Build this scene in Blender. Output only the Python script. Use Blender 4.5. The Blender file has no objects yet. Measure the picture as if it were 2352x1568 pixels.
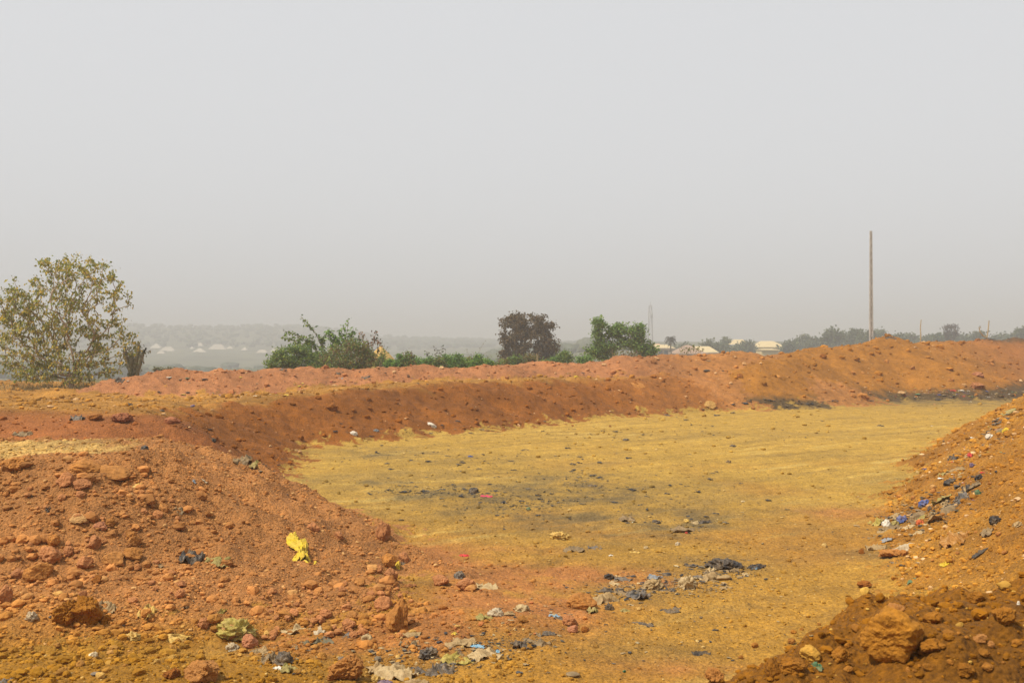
import bpy, math, random
import numpy as np

# ------------------------------------------------------------------ camera, sky, sun, exposure
SC = bpy.context.scene
COL = SC.collection
CAM_H = 3.0
cam_data = bpy.data.cameras.new("camera")
cam_data.lens = 35.0
cam_data.sensor_width = 36.0
cam_data.clip_start = 0.1
cam_data.clip_end = 20000.0
cam_data.dof.use_dof = True
cam_data.dof.focus_distance = 15.0
cam_data.dof.aperture_fstop = 5.6
cam = bpy.data.objects.new("camera", cam_data)
cam.location = (0.0, 0.0, CAM_H)
cam.rotation_euler = (math.radians(90.4), 0.0, 0.0)
COL.objects.link(cam)
SC.camera = cam

SUN_EL = math.radians(56.0)
SUN_AZ = math.radians(-118.0)          # measured from +y (view direction) towards +x
sun_vec = (math.sin(SUN_AZ) * math.cos(SUN_EL), math.cos(SUN_AZ) * math.cos(SUN_EL), math.sin(SUN_EL))

world = bpy.data.worlds.new("World")
SC.world = world
world.use_nodes = True
wn = world.node_tree
wn.nodes.clear()
w_out = wn.nodes.new("ShaderNodeOutputWorld")
w_bg = wn.nodes.new("ShaderNodeBackground")
w_sky = wn.nodes.new("ShaderNodeTexSky")
w_sky.sky_type = 'NISHITA'
w_sky.sun_disc = False
w_sky.sun_elevation = SUN_EL
w_sky.sun_rotation = SUN_AZ
w_sky.dust_density = 6.0
w_sky.air_density = 1.0
w_hs = wn.nodes.new("ShaderNodeHueSaturation")
w_hs.inputs['Saturation'].default_value = 0.25
w_mix = wn.nodes.new("ShaderNodeMix")
w_mix.data_type = 'RGBA'
w_mix.inputs[0].default_value = 0.72          # dust veil: an even pale grey over the clear sky
w_mix.inputs[7].default_value = (9.0, 9.25, 9.55, 1.0)
wn.links.new(w_sky.outputs[0], w_hs.inputs['Color'])
wn.links.new(w_hs.outputs[0], w_mix.inputs[6])
wn.links.new(w_mix.outputs[2], w_bg.inputs[0])
w_bg.inputs[1].default_value = 0.10
wn.links.new(w_bg.outputs[0], w_out.inputs[0])

sun_data = bpy.data.lights.new("sun", 'SUN')
sun_data.energy = 5.0
sun_data.angle = math.radians(2.0)
sun_data.color = (1.0, 0.94, 0.84)
sun = bpy.data.objects.new("sun", sun_data)
from mathutils import Vector, Matrix
sun.rotation_euler = Vector(sun_vec).to_track_quat('Z', 'Y').to_euler()
sun.location = (-40, -10, 60)
COL.objects.link(sun)

SC.view_settings.view_transform = 'Standard'
SC.view_settings.look = 'None'
SC.view_settings.exposure = 0.0
SC.view_settings.gamma = 1.0
SC.view_settings.use_curve_mapping = False
SC.render.engine = 'CYCLES'
SC.cycles.max_bounces = 5
SC.cycles.diffuse_bounces = 3
SC.cycles.volume_bounces = 1
SC.cycles.transparent_max_bounces = 8
SC.cycles.caustics_reflective = False
SC.cycles.caustics_refractive = False

# ------------------------------------------------------------------ helpers
FD = 2352.0 * 35.0 / 36.0             # focal length for the 2352 px wide working copy of the photograph
UC, VH = 1176.0, 800.0                # its centre column and its horizon row
RNG = np.random.default_rng(7)
PYR = random.Random(11)

def at(u, v, d):
    """world point seen at (u, v) at forward distance d"""
    return np.array([(u - UC) / FD * d, d, CAM_H - (v - VH) / FD * d])

def _hash(ix, iy, seed):
    h = (ix.astype(np.int64) * 374761393 + iy.astype(np.int64) * 668265263 + int(seed) * 1442695041) & 0xFFFFFFFF
    h = ((h ^ (h >> 13)) * 1274126177) & 0xFFFFFFFF
    return (h ^ (h >> 16)) & 0xFFFFFFFF

def perlin(x, y, seed=0):
    x0 = np.floor(x); y0 = np.floor(y)
    fx = x - x0; fy = y - y0
    u = fx * fx * fx * (fx * (fx * 6 - 15) + 10)
    v = fy * fy * fy * (fy * (fy * 6 - 15) + 10)
    def g(dx, dy):
        a = _hash(x0 + dx, y0 + dy, seed).astype(np.float64) * (2 * math.pi / 4294967296.0)
        return np.cos(a) * (fx - dx) + np.sin(a) * (fy - dy)
    a = g(0, 0); b = g(1, 0); c = g(0, 1); d = g(1, 1)
    return ((a + (b - a) * u) * (1 - v) + (c + (d - c) * u) * v) * 1.5

def fbm(x, y, seed=0, octv=4, gain=0.5):
    s = np.zeros_like(x); a = 1.0; f = 1.0
    for k in range(octv):
        s += a * perlin(x * f + 17.3 * k, y * f - 9.1 * k, seed + k)
        a *= gain; f *= 2.03
    return s

def noise3(p, seed=0):
    """cheap 3-d noise from three 2-d slices"""
    return (perlin(p[:, 0] + 0.37 * p[:, 2], p[:, 1] - 0.21 * p[:, 2], seed) + perlin(p[:, 1] + 5.2, p[:, 2] + 0.31 * p[:, 0], seed + 31)
            + perlin(p[:, 2] - 3.7, p[:, 0] + 0.27 * p[:, 1], seed + 57)) / 1.8

def sstep(a, b, x):
    t = np.clip((x - a) / (b - a), 0, 1)
    return t * t * (3 - 2 * t)

def softplus(x, k):
    return np.logaddexp(0, x / k) * k

def smax(a, b, k):
    h = np.clip(0.5 + 0.5 * (a - b) / k, 0, 1)
    return b + (a - b) * h + k * h * (1 - h)

def mesh_obj(name, verts, faces, mat=None, parent=None, smooth=True, attrs=None, loc=None, tri=None):
    """faces: (N,3) or (N,4) int array or a list of such arrays; attrs: name -> (N,3) colours per vertex"""
    me = bpy.data.meshes.new(name)
    verts = np.ascontiguousarray(verts, dtype=np.float32)
    if not isinstance(faces, list):
        faces = [faces]
    faces = [np.ascontiguousarray(f, dtype=np.int32) for f in faces if len(f)]
    me.vertices.add(len(verts)); me.vertices.foreach_set("co", verts.ravel())
    loops = np.concatenate([f.ravel() for f in faces])
    sizes = np.concatenate([np.full(len(f), f.shape[1], np.int32) for f in faces])
    starts = np.concatenate([[0], np.cumsum(sizes)[:-1]]).astype(np.int32)
    me.loops.add(len(loops)); me.loops.foreach_set("vertex_index", loops)
    me.polygons.add(len(sizes)); me.polygons.foreach_set("loop_start", starts); me.polygons.foreach_set("loop_total", sizes)
    me.polygons.foreach_set("use_smooth", np.full(len(sizes), bool(smooth)))
    if attrs:
        for k, c in attrs.items():
            a = me.attributes.new(k, 'FLOAT_COLOR', 'POINT')
            cc = np.ones((len(verts), 4), np.float32); cc[:, :3] = c
            a.data.foreach_set("color", cc.ravel())
    me.update(calc_edges=True)
    if mat is not None:
        me.materials.append(mat)
    o = bpy.data.objects.new(name, me)
    COL.objects.link(o)
    if parent is not None:
        o.parent = parent
    if loc is not None:
        o.location = loc
    return o

def link_mesh(name, me, parent=None):
    o = bpy.data.objects.new(name, me)
    COL.objects.link(o)
    if parent is not None:
        o.parent = parent
    return o

def empty(name, loc):
    o = bpy.data.objects.new(name, None)
    o.empty_display_size = 0.2
    o.location = [float(c) for c in loc]
    COL.objects.link(o)
    return o

def tag(o, label=None, cat=None, group=None, kind=None):
    if label: o["label"] = label
    if cat: o["category"] = cat
    if group: o["group"] = group
    if kind: o["kind"] = kind
    return o

class MB:
    """collects boxes, tubes and loose faces for one mesh"""
    def __init__(s): s.v = []; s.q = []; s.t = []; s.n = 0; s.c = []
    def add(s, v, q=None, t=None, c=None):
        v = np.asarray(v, float).reshape(-1, 3)
        if q is not None and len(q): s.q.append(np.asarray(q) + s.n)
        if t is not None and len(t): s.t.append(np.asarray(t) + s.n)
        s.v.append(v); s.n += len(v)
        if c is not None:
            s.c.append(np.broadcast_to(np.asarray(c, float), (len(v), 3)))
    def box(s, c, size, rot=None):
        h = np.array(size, float) / 2
        p = np.array([[x, y, z] for x in (-1, 1) for y in (-1, 1) for z in (-1, 1)], float) * h
        if rot is not None:
            ca, sa = math.cos(rot), math.sin(rot)
            p = p @ np.array([[ca, sa, 0], [-sa, ca, 0], [0, 0, 1]])
        s.add(p + np.array(c, float), q=[[0, 1, 3, 2], [4, 6, 7, 5], [0, 4, 5, 1], [2, 3, 7, 6], [0, 2, 6, 4], [1, 5, 7, 3]])
    def tube(s, pts, rad, n=6):
        pts = np.asarray(pts, float); m = len(pts)
        rad = np.broadcast_to(np.asarray(rad, float), (m,))
        t = np.gradient(pts, axis=0); t /= np.linalg.norm(t, axis=1)[:, None] + 1e-9
        ref = np.where(np.abs(t[:, 2:3]) > 0.9, np.array([[1.0, 0, 0]]), np.array([[0, 0, 1.0]]))
        a = np.cross(t, ref); a /= np.linalg.norm(a, axis=1)[:, None] + 1e-9
        b = np.cross(t, a)
        ang = np.arange(n) * 2 * math.pi / n
        v = pts[:, None, :] + rad[:, None, None] * (np.cos(ang)[None, :, None] * a[:, None, :] + np.sin(ang)[None, :, None] * b[:, None, :])
        i = np.arange(m - 1)[:, None] * n; j = np.arange(n)[None, :]; k = (j + 1) % n
        q = np.stack([i + j, i + n + j, i + n + k, i + k], -1).reshape(-1, 4)
        s.add(v.reshape(-1, 3), q=q)
    def build(s, name, mat, parent=None, smooth=False, loc=None, attr="tint"):
        f = []
        if s.q: f.append(np.concatenate(s.q))
        if s.t: f.append(np.concatenate(s.t))
        v = np.concatenate(s.v)
        at_ = {attr: np.concatenate(s.c)} if s.c else None
        if loc is not None: v = v - np.asarray(loc, float)
        return mesh_obj(name, v, f, mat, parent, smooth, at_, None if parent is not None else loc)

# ------------------------------------------------------------------ materials
def new_mat(name):
    m = bpy.data.materials.new(name); m.use_nodes = True
    nt = m.node_tree
    b = nt.nodes["Principled BSDF"]
    b.inputs['Specular IOR Level'].default_value = 0.25
    b.inputs['Roughness'].default_value = 0.95
    return m, nt, b

def n_noise(nt, vec, scale, detail=4, rough=0.6, dist=0.0):
    n = nt.nodes.new("ShaderNodeTexNoise")
    n.inputs['Scale'].default_value = scale; n.inputs['Detail'].default_value = detail
    n.inputs['Roughness'].default_value = rough; n.inputs['Distortion'].default_value = dist
    if vec is not None: nt.links.new(vec, n.inputs['Vector'])
    return n

def n_ramp(nt, fac, stops):
    r = nt.nodes.new("ShaderNodeValToRGB")
    e = r.color_ramp.elements
    while len(e) < len(stops): e.new(0.5)
    for el, (p, c) in zip(e, stops):
        el.position = p; el.color = (c[0], c[1], c[2], 1) if not np.isscalar(c) else (c, c, c, 1)
    nt.links.new(fac, r.inputs[0])
    return r

def n_mix(nt, a, b, fac, mode='MIX'):
    m = nt.nodes.new("ShaderNodeMix"); m.data_type = 'RGBA'; m.blend_type = mode
    for sock, val in ((m.inputs[0], fac), (m.inputs[6], a), (m.inputs[7], b)):
        if isinstance(val, bpy.types.NodeSocket): nt.links.new(val, sock)
        elif np.isscalar(val): sock.default_value = val
        else: sock.default_value = (val[0], val[1], val[2], 1)
    return m.outputs[2]

def soil_material(name, bump=0.6, grain=1.0, speck=0.35):
    m, nt, b = new_mat(name)
    geo = nt.nodes.new("ShaderNodeNewGeometry"); pos = geo.outputs['Position']
    at_ = nt.nodes.new("ShaderNodeAttribute"); at_.attribute_name = "tint"
    base = at_.outputs['Color']
    n1 = n_noise(nt, pos, 3.1, 6, 0.65)
    r1 = n_ramp(nt, n1.outputs[0], [(0.3, 0.78), (0.7, 1.2)])
    c = n_mix(nt, base, r1.outputs[0], 1.0, 'MULTIPLY')
    n2 = n_noise(nt, pos, 26.0 * grain, 5, 0.75)
    r2 = n_ramp(nt, n2.outputs[0], [(0.30, 0.50), (0.52, 1.0), (0.74, 1.45)])  # grain tone; its dark end also paints in the small shadows of grit
    c = n_mix(nt, c, r2.outputs[0], 1.0, 'MULTIPLY')
    vo = nt.nodes.new("ShaderNodeTexVoronoi"); vo.inputs['Scale'].default_value = 32.0 * grain
    nt.links.new(pos, vo.inputs['Vector'])
    rv = n_ramp(nt, vo.outputs['Color'], [(0.0, 0.6), (0.85, 1.05), (1.0, 1.55)])
    c = n_mix(nt, c, rv.outputs[0], speck, 'MULTIPLY')
    nt.links.new(c, b.inputs['Base Color'])
    rb = n_ramp(nt, vo.outputs['Distance'], [(0.0, 1.0), (0.6, 0.0)])
    n3 = n_noise(nt, pos, 9.0 * grain, 8, 0.75)
    hb = n_mix(nt, n3.outputs[0], rb.outputs[0], 0.3)
    bp = nt.nodes.new("ShaderNodeBump"); bp.inputs['Strength'].default_value = bump; bp.inputs['Distance'].default_value = 0.06
    nt.links.new(hb, bp.inputs['Height'])
    nt.links.new(bp.outputs[0], b.inputs['Normal'])
    return m

def rock_material(name):
    m, nt, b = new_mat(name)
    geo = nt.nodes.new("ShaderNodeNewGeometry"); pos = geo.outputs['Position']
    oc = nt.nodes.new("ShaderNodeObjectInfo")
    n1 = n_noise(nt, pos, 12.0, 6, 0.7)
    r1 = n_ramp(nt, n1.outputs[0], [(0.3, 0.7), (0.7, 1.25)])
    c = n_mix(nt, oc.outputs['Color'], r1.outputs[0], 1.0, 'MULTIPLY')
    n2 = n_noise(nt, pos, 70.0, 4, 0.7)
    r2 = n_ramp(nt, n2.outputs[0], [(0.3, 0.75), (0.7, 1.2)])
    c = n_mix(nt, c, r2.outputs[0], 1.0, 'MULTIPLY')
    nt.links.new(c, b.inputs['Base Color'])
    bp = nt.nodes.new("ShaderNodeBump"); bp.inputs['Strength'].default_value = 0.5; bp.inputs['Distance'].default_value = 0.03
    n3 = n_noise(nt, pos, 28.0, 7, 0.7)
    nt.links.new(n3.outputs[0], bp.inputs['Height']); nt.links.new(bp.outputs[0], b.inputs['Normal'])
    return m

def plain_mat(name, col, rough=0.8, var=0.25, scale=6.0, bump=0.2):
    m, nt, b = new_mat(name)
    geo = nt.nodes.new("ShaderNodeNewGeometry"); pos = geo.outputs['Position']
    n1 = n_noise(nt, pos, scale, 6, 0.65)
    r1 = n_ramp(nt, n1.outputs[0], [(0.3, 1 - var), (0.7, 1 + var)])
    c = n_mix(nt, col, r1.outputs[0], 1.0, 'MULTIPLY')
    nt.links.new(c, b.inputs['Base Color']); b.inputs['Roughness'].default_value = rough
    bp = nt.nodes.new("ShaderNodeBump"); bp.inputs['Strength'].default_value = bump; bp.inputs['Distance'].default_value = 0.02
    nt.links.new(n1.outputs[0], bp.inputs['Height']); nt.links.new(bp.outputs[0], b.inputs['Normal'])
    return m

def tint_mat(name, rough=0.7, spec=0.25, trans=0.0):
    """colour comes from the mesh's own per-piece tint"""
    m, nt, b = new_mat(name)
    at_ = nt.nodes.new("ShaderNodeAttribute"); at_.attribute_name = "tint"
    geo = nt.nodes.new("ShaderNodeNewGeometry")
    n1 = n_noise(nt, geo.outputs['Position'], 7.0, 4, 0.6)
    r1 = n_ramp(nt, n1.outputs[0], [(0.3, 0.8), (0.7, 1.2)])
    c = n_mix(nt, at_.outputs['Color'], r1.outputs[0], 1.0, 'MULTIPLY')
    nt.links.new(c, b.inputs['Base Color'])
    b.inputs['Roughness'].default_value = rough; b.inputs['Specular IOR Level'].default_value = spec
    if trans > 0:
        tr = nt.nodes.new("ShaderNodeBsdfTranslucent"); nt.links.new(c, tr.inputs[0])
        mx = nt.nodes.new("ShaderNodeMixShader"); mx.inputs[0].default_value = trans
        nt.links.new(b.outputs[0], mx.inputs[1]); nt.links.new(tr.outputs[0], mx.inputs[2])
        nt.links.new(mx.outputs[0], nt.nodes["Material Output"].inputs[0])
    return m

def litter_mat(name, col, dust=0.4, rough=0.5):
    """thin plastic or cloth, partly covered in ochre dust"""
    m, nt, b = new_mat(name)
    tc = nt.nodes.new("ShaderNodeTexCoord")
    geo = nt.nodes.new("ShaderNodeNewGeometry")
    n1 = n_noise(nt, geo.outputs['Position'], 9.0, 5, 0.7)
    r1 = n_ramp(nt, n1.outputs[0], [(0.38, 0.0), (0.68, 1.0)])
    mm = nt.nodes.new("ShaderNodeMath"); mm.operation = 'MULTIPLY'; mm.inputs[1].default_value = dust
    nt.links.new(r1.outputs[0], mm.inputs[0])
    c = n_mix(nt, col, (0.36, 0.23, 0.10), mm.outputs[0])
    n2 = n_noise(nt, geo.outputs['Position'], 40.0, 3, 0.6)
    r2 = n_ramp(nt, n2.outputs[0], [(0.3, 0.75), (0.7, 1.15)])
    c = n_mix(nt, c, r2.outputs[0], 1.0, 'MULTIPLY')
    nt.links.new(c, b.inputs['Base Color'])
    b.inputs['Roughness'].default_value = rough
    n3 = n_noise(nt, geo.outputs['Position'], 24.0, 3, 0.5, 1.5)
    bp = nt.nodes.new("ShaderNodeBump"); bp.inputs['Strength'].default_value = 0.5; bp.inputs['Distance'].default_value = 0.02
    nt.links.new(n3.outputs[0], bp.inputs['Height']); nt.links.new(bp.outputs[0], b.inputs['Normal'])
    return m
# ------------------------------------------------------------------ the lie of the land
def poly_sd(x, y, P):
    """signed distance to a polygon, negative inside"""
    P = np.asarray(P, float); d = np.full(x.shape, 1e18); inside = np.zeros(x.shape, bool)
    for (ax, ay), (bx, by) in zip(P, np.roll(P, -1, axis=0)):
        ex, ey = bx - ax, by - ay
        t = np.clip(((x - ax) * ex + (y - ay) * ey) / (ex * ex + ey * ey), 0, 1)
        d = np.minimum(d, (x - ax - t * ex) ** 2 + (y - ay - t * ey) ** 2)
        c = ((ay <= y) != (by <= y)) & (x < (bx - ax) * (y - ay) / ((by - ay) if by != ay else 1e-9) + ax)
        inside ^= c
    d = np.sqrt(d)
    return np.where(inside, -d, d)

def rbf_fit(pts):
    pts = np.array(pts, float); n = len(pts)
    A = np.sqrt(((pts[:, None, :2] - pts[None, :, :2]) ** 2).sum(-1) + 1.0)
    m = pts[:, 2].mean()
    w = np.linalg.solve(A + np.eye(n) * 1e-6, pts[:, 2] - m)
    def f(x, y):
        s = np.full(x.shape, m)
        for (px, py, _), wi in zip(pts, w):
            s += wi * np.sqrt((x - px) ** 2 + (y - py) ** 2 + 1.0)
        return s
    return f

def ridge(x, y, pts, top, sf, sb, k=0.35):
    """bank along a crest line (x, y, z); sf/sb: slopes right-hand/left-hand of its direction"""
    best = np.full(x.shape, -50.0); near = np.full(x.shape, 1e9)
    for (ax, ay, az), (bx, by, bz) in zip(pts[:-1], pts[1:]):
        ex, ey = bx - ax, by - ay; L2 = ex * ex + ey * ey
        t = np.clip(((x - ax) * ex + (y - ay) * ey) / L2, 0, 1)
        dx = x - ax - t * ex; dy = y - ay - t * ey
        d = np.sqrt(dx * dx + dy * dy)
        side = ex * dy - ey * dx                    # > 0: left of direction
        s = np.where(side > 0, sb, sf)
        z = az + (bz - az) * t - s * (softplus(d - top, k) - softplus(np.array(-top), k))
        best = np.where(d < near, z, best); near = np.minimum(near, d)
    return best

LM_POLY = [(-30, 12.6), (-9, 13.0), (-6.9, 13.3), (-5.9, 13.4), (-5.4, 14.0), (-5.2, 14.8), (-6.0, 16.8), (-7.0, 18.4), (-30, 19.0)]
SPUR = [(-6.2, 17.7, 1.42), (-4.65, 17.0, 1.14), (-3.3, 15.9, 0.70), (-1.94, 14.5, 0.31), (-0.55, 12.9, 0.06)]
LM_Z = rbf_fit([(-7, 14, 1.46), (-5.6, 14, 1.52), (-4.8, 15.5, 1.58), (-6.5, 16.8, 1.40), (-5.4, 18, 1.38), (-12, 14, 1.4), (-12, 18, 1.3), (-25, 15, 1.4)])
T_POLY = [(-60, 19.5), (-8.5, 20.2), (-7.8, 22.3), (-8.5, 25.3), (-9.1, 28.5), (-8.5, 31.4), (-6.5, 34.2), (-4.1, 37.6), (-1.1, 41.5), (2.5, 45.2),
          (6.9, 49), (10.6, 51.5), (13, 60), (-60, 64)]
T_Z = rbf_fit([(-8, 20.3, 1.10), (-11, 20.3, 0.98), (-16, 20.3, 1.0), (-9, 22.4, 1.46), (-12.5, 22.5, 1.52), (-17, 22, 1.5), (-26, 22, 1.4), (-10, 28, 1.32), (-20, 30, 1.28),
               (-9.6, 30, 1.36), (-18, 41, 1.02), (-8.3, 36, 1.33), (-4.2, 38, 1.66), (-1.1, 41.5, 1.70), (2.5, 46, 1.63), (6.9, 49, 1.6),
               (10.6, 51.5, 1.5), (-10, 42, 1.12), (-2, 46, 1.45), (-24, 46, 1.2), (-24, 58, 0.9)])
PINK = [tuple(at(u, v, d)) for u, v, d in ((296, 862, 42.5), (340, 855, 43.2), (500, 851, 44), (800, 846, 45.5), (1100, 839, 47.5), (1340, 831, 51), (1500, 816, 53.5), (1620, 815, 55), (1700, 812, 56))] + [(20.0, 63.0, 2.3)]
ORANGE = [tuple(at(u, v, d)) for u, v, d in ((1715, 842, 53), (1760, 826, 55.5), (1850, 807, 60), (1980, 791, 64), (2100, 787, 67), (2220, 783, 73), (2352, 779, 81))] + [(62.0, 100.0, 4.0)]
NEAR_R = [(7.4, 8.0, 1.9), (10.5, 15.0, 2.3), (15.0, 24.0, 2.5), (20.0, 33.0, 2.4), (28.5, 46.0, 2.6), (44, 66, 2.4)]
PLAT = [(-9, 3.6), (0.15, 4.0), (0.9, 5.0), (1.5, 5.25), (2.04, 5.5), (2.6, 5.9), (3.2, 6.3), (5, 7.6), (9, 9), (14, 9), (14, -12), (-14, -12), (-14, 3)]
PLAT_Z = rbf_fit([(0.9, 5.0, 1.27), (1.5, 5.2, 1.39), (2.04, 5.4, 1.54), (2.6, 5.8, 1.53), (3.2, 6.2, 1.50), (0, 3, 1.15), (2.5, 4.2, 1.46), (0, 0, 1.35), (6, 5, 1.6), (-6, 0, 1.3)])
NAMES = ["floor", "stony", "terrace", "pink", "orange", "gravelly", "clods"]

def outer(x, y):
    """open land beyond the workings: level near, a valley and a far hillside"""
    r = np.sqrt(x * x + y * y); th = np.degrees(np.arctan2(x, np.abs(y) + 1e-6))
    left = sstep(6, -8, th)
    z = -9.0 * left * sstep(90, 320, r) + 8.0 * left * sstep(560, 850, r) + 33.0 * sstep(820, 1450, r) * left * (0.55 + 0.45 * sstep(-6, -12, th))
    z += 7.0 * (1 - left) * sstep(300, 700, r)
    return z + np.where(r > 120, fbm(x / 140, y / 140, 91, 3) * 1.6 * sstep(120, 400, r), 0)

def terrain(x, y, detail=True):
    x = np.asarray(x, float); y = np.asarray(y, float)
    wob = fbm(x / 2.6, y / 2.6, 3, 3) * 0.5
    wob2 = fbm(x / 0.9, y / 0.9, 5, 2) * 0.12
    fl = outer(x, y) + 0.05 * fbm(x / 7, y / 7, 12, 2) + 0.32 * np.exp(-((x + 3.4) / 2.6) ** 2 - ((y - 8.0) / 1.3) ** 2)
    fl = fl + 0.10 * np.exp(-((x + 0.3) / 1.6) ** 2 - ((y - 10.6) / 1.1) ** 2)
    s = softplus(poly_sd(x, y, LM_POLY) + wob * 0.6 + wob2, 0.12)
    lm = np.clip(LM_Z(x, y), 1.2, 1.6) - 0.44 * np.minimum(s, 2.4) - (0.46 - 0.26 * sstep(14.2, 11.4, y)) * np.clip(s - 2.4, 0, 1e9)
    lm = smax(lm, ridge(x, y, SPUR, 0.05, 0.17, 0.70, 0.10) + 0.12 * wob + 0.25 * wob2, 0.12)
    s = softplus(poly_sd(x, y, T_POLY) + wob * 0.9 + wob2, 0.35)
    te = np.clip(T_Z(x, y), 0.9, 1.75) - 0.50 * s + 0.07 * wob
    pk = ridge(x, y, PINK, 0.5, 0.42, 0.5) + 0.10 * wob
    orr = ridge(x, y, ORANGE, 0.6, 0.50, 0.5) + 0.10 * wob
    pkx, pky, pkz = at(2042, 772, 66.0)
    orr = np.maximum(orr, pkz - 0.42 * (np.sqrt((x - pkx) ** 2 + ((y - pky) * 0.9) ** 2 + 0.15) - 0.38))
    p2x, p2y, p2z = at(1722, 806, 57.0)
    pk = np.maximum(pk, p2z - 0.40 * (np.sqrt((x - p2x) ** 2 + (y - p2y) ** 2 + 0.12) - 0.34))
    p3x, p3y, p3z = at(140, 893, 41.0)
    te = np.maximum(te, p3z - 0.36 * (np.sqrt(((x - p3x) * 0.8) ** 2 + (y - p3y) ** 2 + 0.1) - 0.31))
    nr = ridge(x, y, NEAR_R, 0.4, 0.3, 0.56) + 0.30 * wob + 0.5 * wob2 + 0.14 * np.abs(perlin(x / 1.6, y / 1.6, 18))
    s = softplus(poly_sd(x, y, PLAT) + wob2 * 1.2, 0.10)
    pl = np.clip(PLAT_Z(x, y), 1.1, 1.6) - 0.62 * s
    S = np.stack([fl, lm, te, pk, orr, nr, pl])
    S[1:] += 0.05 * perlin(x / 0.7, y / 0.7, 8) * 0.6
    gu = np.abs(perlin((x * 0.77 + y * 0.64) / 0.75, (-x * 0.64 + y * 0.77) / 4.0, 14)) * 0.16 + perlin((x * 0.77 + y * 0.64) / 2.6, (-x * 0.64 + y * 0.77) / 7.0, 15) * 0.22
    S[2:5] -= 0.6 * gu * sstep(0.15, 0.9, S[2:5]) * sstep(24, 30, y)
    S[2:5] += (np.abs(perlin(x / 2.3, y / 2.3, 16)) * 0.22 - 0.05) * sstep(0.2, 0.8, S[2:5]) * sstep(24, 30, y)
    lab = np.argmax(S + np.array([0.02, 0, 0, 0, 0, 0, 0]).reshape((7,) + (1,) * x.ndim), axis=0)
    z = S[0]
    for k, kk in zip(range(1, 7), (0.22, 0.25, 0.25, 0.30, 0.25, 0.10)):
        z = smax(S[k], z, kk)
    if detail:
        r = np.sqrt(x * x + y * y)
        amp = np.array([0.25, 1.1, 0.9, 1.1, 1.0, 1.0, 1.7])[lab]
        top = (lab == 2) & (poly_sd(x, y, T_POLY) < -0.6)
        amp = np.where(top, 0.35, amp)
        lump = np.abs(perlin(x / 1.1, y / 1.1, 21)) * 0.10 + np.abs(perlin(x / 0.42, y / 0.42, 22)) * 0.06
        fine = perlin(x / 0.17, y / 0.17, 23) * 0.028 + perlin(x / 0.08, y / 0.08, 24) * 0.016
        mid = perlin(x / 0.33, y / 0.33, 26) * 0.03
        # far banks carry coarser lumps so that they still read from the camera
        z = z + amp * (lump - 0.03 + fine + mid)
        z = z + np.where((lab == 0) & (r < 90), -0.035 * tracks(x, y) + 0.025 * perlin(x / 0.6, y / 0.6, 27) + 0.022 * np.abs(perlin(x / 0.22, y / 0.22, 29)) + 0.012 * perlin(x / 0.09, y / 0.09, 30), 0)
    return z, lab

GRID = {}
def ground_z(x, y):
    """height of the built land by table look-up"""
    r = np.sqrt(x * x + y * y); t = np.arctan2(x, y)
    gi = np.clip(np.interp(r, GRID['r'], np.arange(len(GRID['r']))), 0, len(GRID['r']) - 1.001)
    gj = np.clip(np.interp(t, GRID['t'], np.arange(len(GRID['t']))), 0, len(GRID['t']) - 1.001)
    i = gi.astype(np.int32); j = gj.astype(np.int32); a = gi - i; b = gj - j; Z = GRID['z']
    return (Z[i, j] * (1 - a) + Z[i + 1, j] * a) * (1 - b) + (Z[i, j + 1] * (1 - a) + Z[i + 1, j + 1] * a) * b

def ground_label(x, y):
    r = np.sqrt(x * x + y * y); t = np.arctan2(x, y)
    return GRID['l'][np.rint(np.interp(r, GRID['r'], np.arange(len(GRID['r'])))).astype(int), np.rint(np.interp(t, GRID['t'], np.arange(len(GRID['t'])))).astype(int)]

def tracks(x, y):
    """wheel ruts across the floor: 1 inside a rut, 0 outside"""
    ca, sa = math.cos(math.radians(36)), math.sin(math.radians(36))
    sx, sy = x * ca + y * sa, -x * sa + y * ca
    t = np.zeros_like(x)
    for c, bend, seed in ((9.0, 0.05, 1), (14.5, -0.03, 2), (20.5, 0.02, 3), (26.0, -0.04, 4), (31.0, 0.03, 5)):
        o = sy - c - bend * (sx - 12) - 0.5 * perlin(sx / 9.0, sx * 0 + seed * 3.3, 130 + seed)
        w = np.clip(0.5 + 1.3 * perlin(sx / 5.0, sx * 0 + seed, 140 + seed), 0, 1)
        t = np.maximum(t, w * np.exp(-((np.abs(o) - 0.85) / 0.20) ** 2))
    return t * (0.75 + 0.25 * np.sign(perlin(sx / 0.16, sy / 0.3, 150)))

def hit_many(uv):
    """where the sight line through each (u, v) meets the land"""
    uv = np.asarray(uv, float)
    ds = np.geomspace(3.6, 130, 1100)
    dx = (uv[:, 0] - UC) / FD; dz = -(uv[:, 1] - VH) / FD
    X = dx[:, None] * ds; Y = np.broadcast_to(ds, X.shape); Zr = CAM_H + dz[:, None] * ds
    Z = np.empty_like(X)
    for a in range(0, len(X), 60):
        Z[a:a + 60] = ground_z(X[a:a + 60], Y[a:a + 60])
    below = Zr <= Z
    i = np.where(below.any(1), below.argmax(1), len(ds) - 1)
    d = ds[i]
    x = dx * d
    return np.stack([x, d, ground_z(x, d)], 1)

def normal_at(x, y, e=0.12):
    x = np.asarray(x, float); y = np.asarray(y, float)
    zx = (ground_z(x + e, y) - ground_z(x - e, y)) / (2 * e)
    zy = (ground_z(x, y + e) - ground_z(x, y - e)) / (2 * e)
    n = np.stack([-zx, -zy, np.ones_like(zx)], -1)
    return n / np.linalg.norm(n, axis=-1, keepdims=True)

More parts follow.
